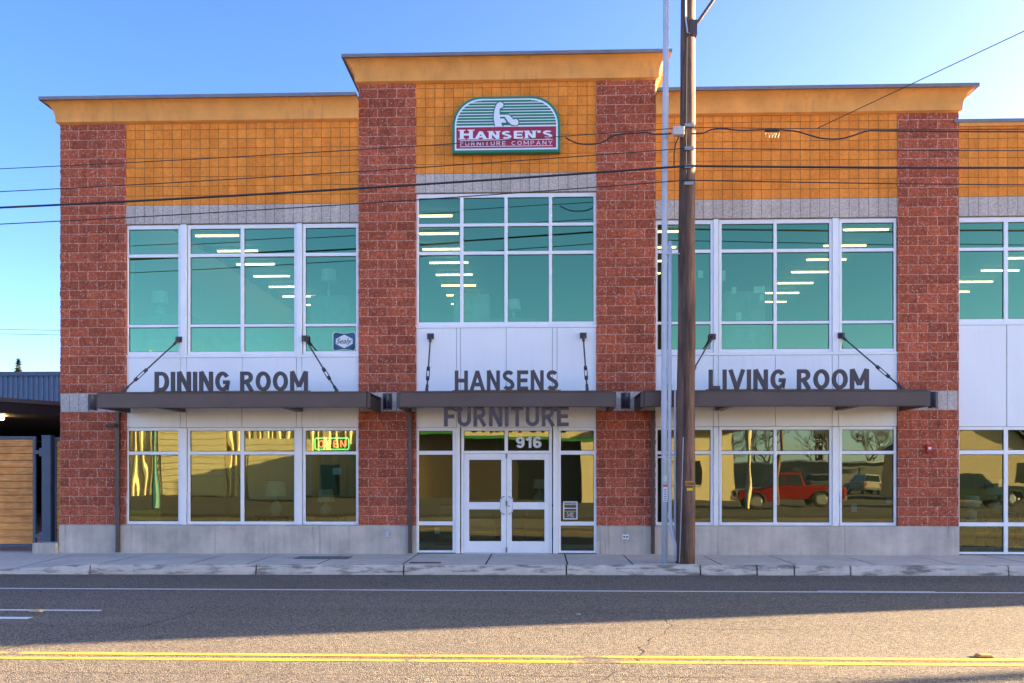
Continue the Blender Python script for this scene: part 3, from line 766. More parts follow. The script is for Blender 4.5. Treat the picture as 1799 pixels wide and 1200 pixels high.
MB().box(fa, fb, -.170, -.160, fz0, band-.012).build('name_band', M['maroon'], sg)
def half(z):
    if z <= fz1-fr_: return 0.0
    return fr_-math.sqrt(max(0, fr_*fr_-(z-(fz1-fr_))**2))
st = MB(); nS = 9; pitch = (fz1-band)/nS
for k in range(nS):
    z0 = band+pitch*k+.025; z1 = z0+pitch*.64
    mm = 4
    for q in range(mm):
        c, d = z0+(z1-z0)*q/mm, z0+(z1-z0)*(q+1)/mm; h = half(d)
        st.box(fa+h, fb-h, -.170, -.160, c, d)
st.build('green_stripes', M['dgreen'], sg)
# seated abstract figure, traced as outline in the sign's own units (px of the close view)
def sp(px, pz): return (SA+(px-122)/(1678-122)*(SB-SA), SZ0+(965-pz)/(965-172)*(SZ1-SZ0))
def ell(cx, cz, rx, rz, a0, a1, n=12): return [(cx+rx*math.cos(R(a0+(a1-a0)*i/n)), cz-rz*math.sin(R(a0+(a1-a0)*i/n))) for i in range(n+1)]
body = [(742,602),(722,500),(722,440),(730,380),(748,320),(770,280)]+ell(815,300,46,42,150,-60,14)+[(806,352),(806,436),(930,438),(965,462),(1010,512)]+ell(1035,545,42,46,120,-120,14)+[(985,582),(930,540),(880,466),(812,466),(816,490),(872,488),(905,548),(826,548),(846,602)]
body = [sp(*p) for p in body][::-1]
def grow(poly, d):
    out = []; n = len(poly)
    for i in range(n):
        a, b, c = (Vector(poly[(i+k-1) % n]) for k in range(3))
        t = (c-a).normalized(); out.append(tuple(b+Vector((t.y, -t.x))*d))
    return out
ol = MB()
ribbon(ol, body+[body[0]], .045, -.1745, -.1700, lambda a, b: (a, b))
ol.v = [(x, y, max(z, band+.002)) for x, y, z in ol.v]
ol.build('figure_outline', M['dgreen'], sg)
MB().prism(body, -.1765, -.170).build('seated_figure', M['swhite'], sg)
word("HANSEN'S", fa+.075, fb-.075, band-.265, .165, -.174, .006, M['swhite'], sg, s=.20, gap=.14, serif=True, big_first=.22)
MB().box(fa+.075, fb-.075, -.174, -.168, band-.292, band-.280).box(fa+.075, fb-.075, -.174, -.168, fz0+.032, fz0+.044).build('rule_lines', M['swhite'], sg)
word('FURNITURE COMPANY', fa+.08, fb-.08, fz0+.062, .082, -.174, .006, M['swhite'], sg, s=.11, gap=.34, space=.7)
shift_children(sg)

# hours sign, stickers, OPEN sign
def decal_at(u0, v0, u1, v1, y):
    a, z1 = on_y(u0, v0, y); b, z0 = on_y(u1, v1, y); return a, b, z0, z1
a, b, z0, z1 = decal_at(990, 881, 1015, 912.5, .08)
hs = thing('hours_sign', 'small white framed opening hours sign on the glass right of the doors', 'sign', ((a+b)/2,.08,z0))
t_ = .022
MB().box(a,a+t_,.066,.080,z0,z1).box(b-t_,b,.066,.080,z0,z1).box(a+t_,b-t_,.066,.080,z0,z0+t_).box(a+t_,b-t_,.066,.080,z1-t_,z1).box(a+t_,b-t_,.068,.080,z0+(z1-z0)*.60,z0+(z1-z0)*.645).build('sign_frame', M['white'], hs)
mx_ = (a+b)/2; hh = z1-z0
txt("HANSEN'S", mx_, z0+hh*.80, .055, .074, M['white'], hs, off=.0006)
txt("Monday-Saturday", mx_, z0+hh*.43, .034, .074, M['white'], hs)
for s_, q in (("9 - 6pm", .32), ("Sunday", .22), ("12 - 5pm", .115)): txt(s_, mx_, z0+hh*q, .045, .074, M['white'], hs, off=.0004)
shift_children(hs)
a, b, z0, z1 = decal_at(585, 583, 626, 617, .09)
ad = thing('window_sticker', 'white lozenge sticker reading Sealy on a blue poster in the upper window', 'sticker', ((a+b)/2,.12,z0))
mz = (z0+z1)/2; mx_ = (a+b)/2; hw = (b-a)/2; hh = (z1-z0)/2
def shield(k, n=8):
    pts = []
    for sx_, sz_ in ((1,-1),(1,1),(-1,1),(-1,-1)):
        pts.append((mx_+sx_*hw*k*(.96), mz+sz_*hh*k*.72)); 
        pts.append((mx_+sx_*hw*k*(.86 if True else 0), mz+sz_*hh*k*.96)) if sz_*sx_ < 0 or True else None
    return pts
outl = [(mx_-hw,mz-hh*.8),(mx_-hw*.85,mz-hh),(mx_,mz-hh*.84),(mx_+hw*.85,mz-hh),(mx_+hw,mz-hh*.8),(mx_+hw,mz+hh*.8),(mx_+hw*.85,mz+hh),(mx_,mz+hh*.84),(mx_-hw*.85,mz+hh),(mx_-hw,mz+hh*.8)]
MB().prism(outl, .080, .083).build('sticker_rim', mat('sticker_pale_green', (.62,.80,.58), .5), ad)
inn = [(mx_+(x-mx_)*.93, mz+(z-mz)*.93) for x, z in outl]
MB().prism(inn, .078, .0798).build('poster', mat('poster_blue', (.02,.09,.16), .5, var=.5, vscale=5), ad)
lz = [(mx_-hw*.72,mz+hh*.25),(mx_-hw*.72,mz-hh*.25),(mx_-hw*.3,mz-hh*.52),(mx_,mz-hh*.70),(mx_+hw*.3,mz-hh*.52),(mx_+hw*.72,mz-hh*.25),(mx_+hw*.72,mz+hh*.25),(mx_+hw*.3,mz+hh*.52),(mx_,mz+hh*.70),(mx_-hw*.3,mz+hh*.52)]
MB().prism(lz, .074, .0778).build('lozenge', M['white'], ad)
txt('Sealy', mx_-.02, mz-.045, .155, .072, mat('script_green', (.01,.10,.05), .5), ad, shear=.35, off=.001)
shift_children(ad)
M['neon_g'] = emis('green_neon', (.10,1.0,.12), .7); M['neon_r'] = emis('red_neon', (1.0,.16,.05), .7)
a, b, z0, z1 = decal_at(554, 770, 613, 792, .2); z0 += .03
op = thing('open_sign', 'green framed neon sign reading OPEN in orange inside the ground floor window', 'neon sign', ((a+b)/2,.2,z0))
r_ = .03; pth = [(a+r_,z0),(b-r_,z0)]+arc(b-r_,z0+r_,r_,r_,-90,0,4)+arc(b-r_,z1-r_,r_,r_,0,90,4)+arc(a+r_,z1-r_,r_,r_,90,180,4)+arc(a+r_,z0+r_,r_,r_,180,270,4)
MB().tube([(p[0],.2,p[1]) for p in pth], .009, 6).build('neon_frame', M['neon_g'], op)
word('OPEN', a+.07, b-.07, z0+.045, z1-z0-.09, .2, .008, M['neon_r'], op, s=.12, gap=.32, name='neon_letter'); shift_children(op)
M['paper'] = mat('white_paper', (.80,.82,.80), .8)
def paper(u0, v0, u1, v1, lab, y=.10):
    a, b, z0, z1 = decal_at(u0, v0, u1, v1, y)
    tag(MB().box(a, b, y, y+.003, z0, z1).build('paper_sheet', M['paper'], origin=((a+b)/2,y,z0)), lab, 'paper')
paper(1227,475,1236,488,'small paper sheet on the glass just right of the wooden pole')
paper(1268,475,1275,493,'narrow paper strip at the left edge of the living room upper window')
paper(1286,504,1294,516,'small square paper in the lower left part of the living room upper window')
paper(1325,503,1344,515,'wide paper sheet high on the living room upper window')
paper(1335,517,1343,528,'small paper hanging just below the wide sheet in the upper window')
paper(1294,549,1303,562,'paper near the bottom rail of the living room upper window')
paper(585,822,599,834,'dark printed notice on the window under the neon OPEN sign')
paper(1558,876,1572,884,'tilted note low in the right living room window')
paper(1496,885,1506,899,'small notice low in the last ground floor living room window')
paper(764,926,773,938,'blue green paper behind the glass at the foot of the left sidelight')

# wall lights, camera, alarm, outlets
wl = thing('wall_light', '', 'wall light', (0,0,0), group='half round wall lights on the grey band')
prf = [(-.085,0)]+[(-.085+.17*i/12, -.13*math.sin(math.pi*i/12)) for i in range(1,12)]+[(.085,0)]
mb = MB(); mb.prism([(x, y) for x, y in prf], -.165, .165, 'xy'); bevel(mb.build('lamp_housing', mat('wall_light_paint', (.04,.035,.045), .4, .2), wl), .004, 1)
MB().box(-.10,.10,-.001,.014,-.175,.175).build('back_plate', M['bronze'], wl)
MB().prism([(-.06,-.02),(.06,-.02),(.045,-.09),(-.045,-.09)], -.160, -.1655, 'xy').build('lens', M['shade'], wl)
for i, (x, lab) in enumerate(((-9.083,'half round dark wall light on the left corner pier beside the dining room canopy'),(-2.664,'half round dark wall light between the dining room canopy and the middle canopy'),(2.42,'half round dark wall light between the middle canopy and the living room canopy'),(8.834,'half round dark wall light right of the living room canopy'))):
    o = wl if i == 0 else dup(wl)
    o.location = (x if i != 2 else 2.41, -.018, 3.26); o['label'] = lab
cm = thing('security_camera', 'small dark security camera on the downpipe of the left corner pier', 'security camera', (-8.52,-.1,2.75))
MB().tube([(-.17,-.10,-.01),(.02,-.10,.0)], .042, 12).build('camera_body', M['bronze'], cm); MB().tube([(-.176,-.10,-.01),(-.171,-.10,-.01)], .03, 12).build('lens', M['black'], cm)
MB().box(-.02,.03,-.10,.0,-.03,.03).build('bracket', M['bronze'], cm)
al = thing('fire_alarm', 'small red fire alarm box on the right brick pier', 'fire alarm', (8.74,-.02,2.24))
bevel(MB().box(-.065,.065,-.055,.005,-.085,.085).build('alarm_box', mat('alarm_red', (.50,.012,.012), .35), al), .008)
MB().box(-.03,.03,-.062,-.056,-.02,.03).build('strobe', M['white'], al)
ob = thing('outlet_cover', 'grey metal outlet box on the concrete base left of the entrance', 'outlet box', (-2.66,-.03,.43))
bevel(MB().box(-.04,.04,-.06,.0,-.075,.075).build('cover', M['steel'], ob), .01)
ob = thing('wall_outlet', 'white plate with two sockets on the concrete base right of the entrance', 'wall outlet', (2.41,-.03,.375))
bevel(MB().box(-.07,.07,-.012,.0,-.05,.05).build('face_plate', M['white'], ob), .006)
MB().tube([(-.03,-.016,0),(-.03,-.008,0)], .02, 10).tube([(.03,-.016,0),(.03,-.008,0)], .02, 10).build('socket', M['black'], ob)

# ------------------------------------------------------------------ POLES AND WIRES
def utility_pole(label):
    t = thing('utility_pole', label, 'utility pole', (3.37,-1.8,0))
    pts = []; rs = []
    for k in range(40):
        z = 12.6*k/39; pts.append((.06*z/10.7+.006*math.sin(z*1.7), .004*math.sin(z*2.3), z)); rs.append(.187-.0048*z+.004*noise.noise(Vector((z*2,0,0))))
    MB().tube(pts, rs, 28).build('pole', M['pole'], t, smooth=True)
    cmt = mat('clamp_steel', (.30,.30,.29), .5, .3)
    for z in (8.30, 7.86, 7.52, 7.20):
        x = .06*z/10.7
        MB().box(x-.085, x+.085, -.20, -.15, z-.03, z+.03).build('cable_clamp', cmt, t)
    return t
up1 = utility_pole('dark weathered wooden utility pole with cable clamps standing at the kerb before the store')
tg = MB()
MB().box(-.0,.17,-.20,-.168,1.51,1.60).build('pole_tag', mat('orange_tag', (.62,.25,.03), .5, var=.4, vscale=60), up1)
MB().box(.03,.14,-.20,-.168,1.42,1.47).build('pole_tag', mat('yellow_tag', (.75,.55,.02), .5), up1)
for o in [o for o in COL.objects if o.name.startswith('pole_tag')]: o.location = (-.03, .008, -.03)
txt('34980', .056, 1.492, .075, -.204+.008, M['black'], up1, ext=.001)
MB().tube([(-.13,-.15,.02),(-.115,-.16,.5),(-.095,-.168,1.2),(-.075,-.176,2.0),(-.065,-.178,2.4)], .010, 6).build('ground_guard', mat('guard_plastic', (.42,.36,.32), .6), up1)
MB().tube([(-.19,.0,.03),(-.192,0,2.0),(-.19,.0,3.3)], .022, 8).build('side_conduit', M['pvc'], up1)
gw = MB().tube([(-.03,-.19,2.4),(-.02,-.185,4.5),(-.01,-.175,6.4),(-.0,-.165,9.0),(.02,-.15,11)], .006, 5); gw.build('ground_wire', M['dark'], up1)
# junction box and loop
bevel(MB().box(-.27,-.06,-.30,-.18,8.08,8.24).build('junction_box', mat('box_beige', (.55,.50,.45), .5, var=.05), up1), .01)
MB().tube([(-.14,-.2,8.1),(-.21,-.19,7.95),(-.235,-.17,7.75),(-.235,-.16,7.55)], .012, 6).build('drop_cable', M['black'], up1)
# street light arm reaching over the road
arm = MB(); arm.tube([(.10,-.05,10.15),(.25,-.10,10.32),(.57,-.2,10.75),(1.1,-.9,11.3),(1.5,-1.9,11.5)], .035, 8)
arm.box(.06,.20,-.17,-.02,10.02,10.30)
lampa = arm.build('lamp_arm', M['bronze'], up1)
MB().tube([(1.5,-1.9,11.5),(1.56,-2.1,11.5),(1.66,-2.4,11.5),(1.74,-2.6,11.5)], [.05,.12,.13,.05], 12).build('lamp_head', M['steel'], lampa)
MB().tube([(-.02,-.17,11.5),(-.02,-.175,10.35),(.02,-.17,10.05),(.10,-.15,10.05)], .014, 6).build('lamp_cable', M['steel'], up1)
for x, lab, hz in ((37.0,'wooden utility pole farther along the kerb beyond the right wing',.45),(-52.0,'wooden utility pole far along the street to the left',0)):
    t = thing('utility_pole', lab, 'utility pole', (x,-1.8,0), group='utility poles along the kerb')
    for c in ALLKIDS(up1):
        if c.name.startswith(('pole', 'cable_clamp')) and 'tag' not in c.name:
            k = c.copy(); COL.objects.link(k); k.parent = t; k.location.z += hz if 'clamp' in c.name else 0
up1['group'] = 'utility poles along the kerb'
# riser pipes left of the pole
rp = thing('riser_pipe', 'tall pale grey steel riser pipe strapped beside the wooden pole', 'riser pipe', (2.98,-1.8,0))
MB().tube([(0,0,0),(-.005,0,3),(0,0,6),(.02,0,9),(.035,0,12.3)], .058, 14).build('pipe', M['pvc'], rp, smooth=True)
[MB().tube([(0,0,q),(0,0,q+.1)], .066, 14).build('coupling', M['pvc'], rp) for q in (3.0, 6.0)]
MB().tube([(.0,-.06,5.9),(.36,-.06,5.9)], .014, 6).tube([(-.16,-.03,2.02),(.20,-.07,2.04)], .016, 6).build('strap', M['steel'], rp)
MB().box(-.035,.045,-.062,-.056,1.46,1.50).build('sticker', mat('orange_sticker', (.75,.12,.02), .5), rp)
stk = MB().box(-.035,.045,-.062,-.056,1.18,1.455).build('sticker', M['white'], rp)
MB().box(-.035,.045,-.062,-.056,1.56,1.66).build('sticker', mat('pale_sticker', (.5,.68,.5), .5), rp)
for k_ in range(7): MB().box(-.022,.03,-.0645,-.0622,1.20+.034*k_,1.212+.034*k_).build('sticker_text', M['black'], stk)
cd = thing('conduit', 'thinner grey conduit bending to the foot of the wooden pole', 'conduit', (3.08,-1.83,0))
MB().tube([(0,.0,6.15),(-.01,0,3),(-.0,0,.9),(.02,0,.68),(.06,0,.5),(.11,0,.35),(.115,0,.05)], .036, 12).build('pipe', M['pvc'], cd, smooth=True)
[MB().tube([(-.005,0,q),(-.005,0,q+.12)], .044, 12).build('coupling', M['pvc'], cd) for q in (3.3, .85)]

M['wire'] = mat('black_cable', (.02,.02,.022), .55)
def span(z0, xl, zl, xr, zr, r, y=-1.99, lab='', cat='cable'):
    """parabola of one cable: fixed at the near pole, passing the surveyed heights"""
    c = .0011
    pts = []
    for seg in (0, 1):
        xa, za = 3.38, z0; xb, zb = (xl, zl) if seg == 0 else (xr, zr)
        m = (zb-za)/(xb-xa); n = 44; q = []
        xend = -52 if seg == 0 else 37
        for k in range(n+1):
            x = xa+(xend-xa)*k/n; q.append((x, y, za+m*(x-xa)+c*(x-xa)*(x-xb)))
        pts = q[::-1]+pts if seg == 0 else pts+q[1:]
    return tag(MB().tube(pts, r, 6).build('power_cable', M['wire'], origin=(3.38,y,z0)), lab, cat)
span(8.255, -9.905, 7.625, 9.64, 8.13, .008, lab='topmost thin cable crossing the facade just below the junction box')
span(7.861, -9.905, 7.182, 9.64, 7.738, .009, lab='second thin cable from the top crossing the orange blocks')
span(7.526, -9.905, 6.872, 9.64, 7.418, .021, lab='thickest black cable crossing the facade')
span(7.257, -9.905, 6.551, 9.64, 7.099, .010, lab='lowest thin cable crossing the facade above the windows')
def on_pl(u, v, y=-2.0): x, z = on_y(u, v, y); return (x, y, z)
def smoothp(p, k=5):
    out = []; n = len(p)
    for i in range(n-1):
        p0, p1, p2, p3 = (Vector(p[max(0, min(n-1, i+j))]) for j in (-1,0,1,2))
        for q in range(k):
            t = q/k; out.append(tuple(.5*((2*p1)+(-p0+p2)*t+(2*p0-5*p1+4*p2-p3)*t*t+(-p0+3*p1-3*p2+p3)*t**3)))
    return out+[tuple(p[-1])]
lp = [on_pl(u, v) for u, v in ((994,242),(1016,252),(1045,253),(1062,248),(1082,237),(1118,234),(1138,233),(1150,236),(1180,235))]
tag(MB().tube(smoothp(lp), .014, 6).build('slack_cable', M['wire']), 'black slack cable looping left of the junction box below the store sign', 'cable')
lp = [on_pl(u, v) for u, v in ((1215,235),(1235,234),(1250,228),(1270,226),(1300,229),(1340,228),(1370,228),(1400,231),(1425,238),(1445,243),(1475,244),(1500,238),(1525,230),(1560,230),(1680,231),(1799,231.5),(1950,232))]
tag(MB().tube(smoothp(lp), .014, 6).build('slack_cable', M['wire']), 'black lashed cable dipping right of the wooden pole across the orange blocks', 'cable')
sc_ = thing('splice_coil', 'small splice case with curled yellowish wire tails hanging from the upper cable', 'cable splice', on_pl(1357,230))
MB().tube([(-.14,-.01,0),(-.12,-.01,0),(.12,-.01,0),(.14,-.01,0)], [.01,.025,.025,.01], 8).build('splice_case', M['wire'], sc_)
cl = MB()
for k in range(4):
    x = -.08+.055*k; cl.tube([(x,0,0),(x-.05,-.01,-.06),(x-.035,-.01,-.13),(x+.02,-.01,-.13),(x+.05,-.01,-.05),(x+.02,0,0)], .004, 4)
cl.build('wire_tail', mat('yellow_wire', (.6,.42,.18), .5), sc_)
lp = [on_pl(1437,225)]; e_ = on_y(1799, 55, -4.0); lp.append((e_[0], -4.0, e_[1])); d = Vector(lp[1])-Vector(lp[0]); lp.append(tuple(Vector(lp[0])+d*6))
tag(MB().tube(lp, .008, 5).build('service_drop', M['wire']), 'thin service wire rising steeply to the upper right corner of the sky', 'cable')
for k_, (v0_, lb_) in enumerate(((580,'upper faint distant wire in the sky left of the store'), (588,'lower faint distant wire in the sky left of the store'))):
    a_ = on_y(-200, v0_-5, 40); b_ = on_y(300, v0_+4, 40)
    tag(MB().tube([(a_[0],40,a_[1]),(b_[0],40,b_[1])], .014, 4).build('distant_wire', M['wire']), lb_, 'cable')

# ------------------------------------------------------------------ LEFT YARD
M['cedar'].use_fake_user = False
def slat_panel(name, lab, x0, x1, y, z0, z1, cat):
    t = thing(name, lab, cat, ((x0+x1)/2, y, z0))
    f = MB().box(x0, x0+.05, y-.03, y+.03, z0, z1).box(x1-.06, x1, y-.03, y+.03, z0, z1).box(x0+.05, x1-.06, y-.03, y+.03, z0, z0+.06).box(x0+.05, x1-.06, y-.03, y+.03, z1-.06, z1)
    bevel(f.build('frame', M['slate'], t), .005, 1)
    n = 15; h = (z1-z0-.13)/n; s = MB()
    for k in range(n):
        z = z0+.065+h*k; xs = (x0+.052, x1-.062)
        s.prism([(y-.022, z+.004), (y+.02, z+.004), (y+.02, z+h-.006), (y-.008, z+h-.006)], xs[0], xs[1], 'yz')
    s.build('slats', M['cedar'], t); shift_children(t); return t
gt = slat_panel('slat_gate', 'wide gate of horizontal cedar boards in a slate steel frame', -13.3, -10.52, .3, .10, 2.54, 'gate')
for c in ALLKIDS(gt): pass
MB().box(.0+(1.39),1.39+.22,-.05,.0,2.05,2.13).box(1.50,1.56,-.07,.02,2.0,2.18).build('hinge', M['slate'], gt)
MB().box(1.39,1.61,-.05,.0,.2,.28).box(1.50,1.56,-.07,.02,.15,.33).build('hinge', M['slate'], gt)
gp = thing('gate_post', 'thick slate steel gate post between the slatted gate and the brick corner', 'gate post', (-10.25,.3,0))
bevel(MB().box(-.10,.10,-.08,.08,0,2.54).build('post', M['slate'], gp), .008); MB().box(-.105,.105,-.085,.085,2.541,2.56).build('cap', M['slate'], gp)
slat_panel('slat_fence', 'narrow cedar slat fence infill beside the brick corner', -10.13, -9.83, .36, .12, 2.52, 'fence')
# low roofed yard behind the gate
cp = thing('carport', 'low dark brown carport roof behind the slatted gate', 'carport', (-14,8,0))
M['dk'] = mat('dark_brown_fascia', (.055,.042,.038), .6, var=.15)
pl = [(-22,-1.0),(-13.6,1.0),(-9.83,7.2),(-9.83,22),(-22,22)]
MB().prism(pl, 3.22, 3.50, 'xy').build('roof', M['dk'], cp)
edge = MB()
for (a_, b_) in ((pl[0], pl[1]), (pl[1], pl[2])):
    d = Vector((b_[0]-a_[0], b_[1]-a_[1])).normalized(); nn = Vector((d.y, -d.x))*.05
    edge.v += [(a_[0]+nn.x,a_[1]+nn.y,3.50),(b_[0]+nn.x,b_[1]+nn.y,3.50),(b_[0]+nn.x,b_[1]+nn.y,3.60),(a_[0]+nn.x,a_[1]+nn.y,3.60),(a_[0],a_[1],3.50),(b_[0],b_[1],3.50),(b_[0],b_[1],3.60),(a_[0],a_[1],3.60)]
    i = len(edge.v)-8
    for q in ((0,1,2,3),(4,7,6,5),(3,2,6,7),(0,4,5,1)): edge.f.append(tuple(i+k for k in q))
edge.build('fascia_trim', M['coping'], cp)
MB().box(-22,-9.83,20,20.2,0,3.2).box(-22,-21.8,-1,20,0,3.2).build('back_wall', M['dk'], cp)
for x, y in ((-13.5,1.6),(-13.2,9.0)): MB().box(x-.07,x+.07,y-.07,y+.07,0,3.22).build('post', M['dk'], cp)
shift_children(cp)
lb = thing('bulb_light', 'small glowing bulb hanging under the dark carport roof', 'light bulb', (on_y(5,735,3.6)[0],3.6,on_y(5,735,3.6)[1]))
MB().tube([(0,0,-.04),(0,0,-.02),(0,0,.02),(0,0,.04)], [.012,.038,.038,.015], 10).build('bulb', emis('warm_bulb', (1,.62,.22), 40), lb)
MB().tube([(0,0,.04),(0,0,.25)], .012, 6).build('cord', M['black'], lb)
bb = thing('metal_building', 'blue grey corrugated metal building behind the yard', 'building', (-24,24,0))
M['corr'] = mat('blue_grey_corrugated_metal', (.10,.145,.205), .5, .2, var=.06)
cr = MB(); x = -45.0; yy = 24
while x < -9:
    cr.v += []; i = len(cr.v)
    for xx, dy in ((x,0),(x+.10,0),(x+.14,-.06),(x+.22,-.06),(x+.26,0)): cr.v += [(xx,yy+dy,0),(xx,yy+dy,6.65)]
    for k in range(4): cr.f.append((i+2*k, i+2*k+2, i+2*k+3, i+2*k+1))
    x += .26
cr.build('wall', M['corr'], bb); MB().box(-45,-9,yy-.12,yy+.1,6.65,6.85).box(-45,-9,yy+.1,yy+14,6.5,6.8).build('roof', M['slate'], bb); shift_children(bb)

# ------------------------------------------------------------------ TREES
def conifer(loc, H, Wd, label, m, seed, group=None, cards=1400, card=.20):
    rnd = random.Random(seed); t = thing('conifer_tree', label, 'tree', loc, group=group)
    MB().tube([(0,0,0),(0,0,H*.5),(0,0,H)], [H*.022,H*.013,.02], 7).build('trunk', M['bark'], t)
    cr = MB()
    for k in range(cards):
        u = rnd.random()**.8; z = H*(.12+.88*u); tier = .7+.3*math.sin(z*5.1/H*6); rr = Wd*(1-u)**.85*tier*(.35+.65*rnd.random()**.4)
        a = rnd.random()*6.283; c = Vector((rr*math.cos(a), rr*math.sin(a), z-rr*.18)); L = card*(.6+.9*rnd.random())
        d = Vector((math.cos(a), math.sin(a), -.35)).normalized(); s_ = d.cross(Vector((0,0,1))).normalized(); s_ = (s_+Vector((0,0,rnd.uniform(-.6,.6)))).normalized()
        cr.quad(tuple(c-d*L), tuple(c+s_*L*.35), tuple(c+d*L), tuple(c-s_*L*.35))
    cr.build('crown', m, t); return t
def bare_tree(loc, H, label, seed, group=None, depth=5, r0=None):
    rnd = random.Random(seed); t = thing('bare_tree', label, 'tree', loc, group=group); tr = MB(); cr = MB()
    def br(p, d, L, r, k):
        q = p+d*L; mid = p+d*L*.5+Vector((rnd.uniform(-.05,.05), rnd.uniform(-.05,.05), 0))*L
        (tr if k >= depth-1 else cr).tube([p, mid, q], [r, r*.85, r*.68], 5 if k > 2 else 3, caps=False)
        if k == 0: return
        for _ in range(3 if k > 1 else 4):
            ax = Vector((rnd.uniform(-1,1), rnd.uniform(-1,1), rnd.uniform(-.15,.9))).normalized()
            br(q if rnd.random() > .3 else mid, (d*.75+ax*.75).normalized(), L*rnd.uniform(.6,.82), r*.6, k-1)
    br(Vector((0,0,0)), Vector((0,0,1)), H*.28, r0 or H*.02, depth)
    tr.build('trunk', M['bark'], t); cr.build('crown', M['bark'], t); return t
x_, z_ = on_y(33, 630, 45)
conifer((x_,45,0), z_, 1.15, 'small dark conifer tip rising above the corrugated metal building', M['leaf'], 3, cards=1500, card=.22)
x_, z_ = on_y(101, 640, 40)
bare_tree((x_,40,0), z_*1.02, 'bare leafless tree top beside the brick corner behind the yard', 5)

# ------------------------------------------------------------------ THINGS INSIDE THE STORE
def ceil_light():
    t = thing('ceiling_light', '', 'ceiling light')
    MB().box(-.64,.64,-.05,.05,.03,.09).build('housing', M['white'], t)
    MB().tube([(-.61,0,0),(.61,0,0)], .021, 8).build('lamp_tube', M['tube'], t); return t
L0 = ceil_light(); first = True
cols = [(-8.5,'dining room upper window'),(-2.3,'middle upper window'),(4.0,'narrow window beside the wooden pole'),(9.55,'living room upper window'),(15.75,'far right upper window'),(21.5,'windows beyond the right edge')]
for cxx, nm in cols:
    for k in range(8 if cxx < 20 else 3):
        o = L0 if first else dup(L0); first = False
        yk = 4.0+1.65*k
        o.location = (cxx, yk, 8.42)
        o['label'] = 'glowing strip light on the ceiling seen through the '+nm; o['group'] = 'strip lights behind the '+nm
for j_, (x_, y_, lb_) in enumerate(((-4.0,3.2,'strip light inside above the neon OPEN sign'),(-1.6,2.6,'strip light behind the left sidelight transom'),(-.8,2.6,'strip light behind the transom left of the house number'),(10.2,4.0,'nearer strip light inside the far right ground floor window'),(10.9,5.6,'farther strip light inside the far right ground floor window'),(12.8,4.6,'strip light inside at the right edge of the photo on the ground floor'))):
    o = dup(L0); o.location = (x_, y_, 3.14); o['label'] = lb_; o['group'] = 'ground floor strip lights'
def table_lamp(label, loc, H, sw_, kind=0):
    t = thing('table_lamp', label, 'table lamp', loc, group='table lamps in the shop windows')
    hs_ = sw_*.72
    MB().tube([(0,0,H-hs_),(0,0,H)], [sw_/2, sw_*.42], 24, caps=False).build('lamp_shade', M['shade'], t, smooth=True)
    if kind == 0: MB().tube([(0,0,0),(0,0,.03),(0,0,.05),(0,0,.14),(0,0,.2),(0,0,H-hs_*.6)], [.09,.085,.02,.035,.012,.01], 12).build('lamp_base', M['white'], t)
    elif kind == 1: MB().tube([(0,0,0),(0,0,.02),(0,0,(H-hs_)*.7),(0,0,(H-hs_)*.8),(0,0,H-hs_*.6)], [.09,.11,.11,.04,.012], 14).build('lamp_base', M['shade'], t)
    else: MB().tube([(0,0,0),(0,0,.06),(0,0,(H-hs_)*.45),(0,0,(H-hs_)*.85),(0,0,H-hs_*.6)], [.07,.13,.15,.03,.012], 14).build('lamp_base', mat('glass_lamp_base', (.6,.75,.7), .2), t)
    return t
def cabinet(label, x0, x1, y0, y1, z0, z1, cat='cabinet', col=(.30,.22,.14), shelves=2):
    t = thing('cabinet', label, cat, ((x0+x1)/2,(y0+y1)/2,z0)); m = mat('cabinet_wood_'+label[:6], col, .6, var=.15)
    b = MB().box(x0,x1,y0,y1,z0,z1).build('body', m, t); bevel(b, .01)
    dz = (z1-z0)/shelves
    for k in range(shelves):
        for a, c in ((x0+.04,(x0+x1)/2-.01),((x0+x1)/2+.01,x1-.04)):
            bevel(MB().box(a,c,y0-.02,y0-.001,z0+dz*k+.03,z0+dz*(k+1)-.03).build('cabinet_door', m, t), .01)
    shift_children(t); return t
def at_y(u, v, y): x, z = on_y(u, v, y); return x, z
x, z = at_y(578, 523, 1.0); zt = at_y(578, 474, 1.0)[1]
table_lamp('white drum shade lamp on slim stand high in the dining room upper window', (x,1.0,z), zt-z, .36)
cabinet('tall display cabinet under the slim white lamp in the dining room upper window', x-.35, x+.55, .75, 1.25, 4.15, z, col=(.34,.32,.26), shelves=2)
x, z = at_y(281, 556, 0.9); zt = at_y(281, 513, 0.9)[1]
table_lamp('wide drum shade lamp with rounded base in the first dining room upper window', (x,.9,z), zt-z, .38, 2)
cabinet('broad sideboard under the rounded lamp in the first dining room upper window', x-.5, x+.8, .65, 1.15, 4.15, z, col=(.36,.34,.28), shelves=2)
x, z = at_y(903, 562, 1.0); zt = at_y(903, 527, 1.0)[1]
table_lamp('pale shaded lamp low in the middle upper window', (x,1.0,z), zt-z, .32, 0)
cabinet('chest under the pale lamp in the middle upper window', x-.5, x+.5, .75, 1.25, 4.15, z, col=(.30,.24,.16), shelves=3)
x0, z1 = at_y(797, 517, 1.4); x1, _ = at_y(860, 517, 1.4)
cabinet('large pale wardrobe in the middle upper window', x0, x1, 1.4, 1.9, 4.15, z1, col=(.66,.64,.50), shelves=1)
x0, z1 = at_y(335, 577, 1.5); x1, _ = at_y(520, 577, 1.5)
cabinet('long pale headboard behind the dining room upper window', x0+.3, x1-.3, 1.5, 1.6, 4.15, z1-.05, 'headboard', (.42,.46,.36), 1)
x0, z1 = at_y(1275, 512, 1.4); x1, _ = at_y(1345, 512, 1.4)
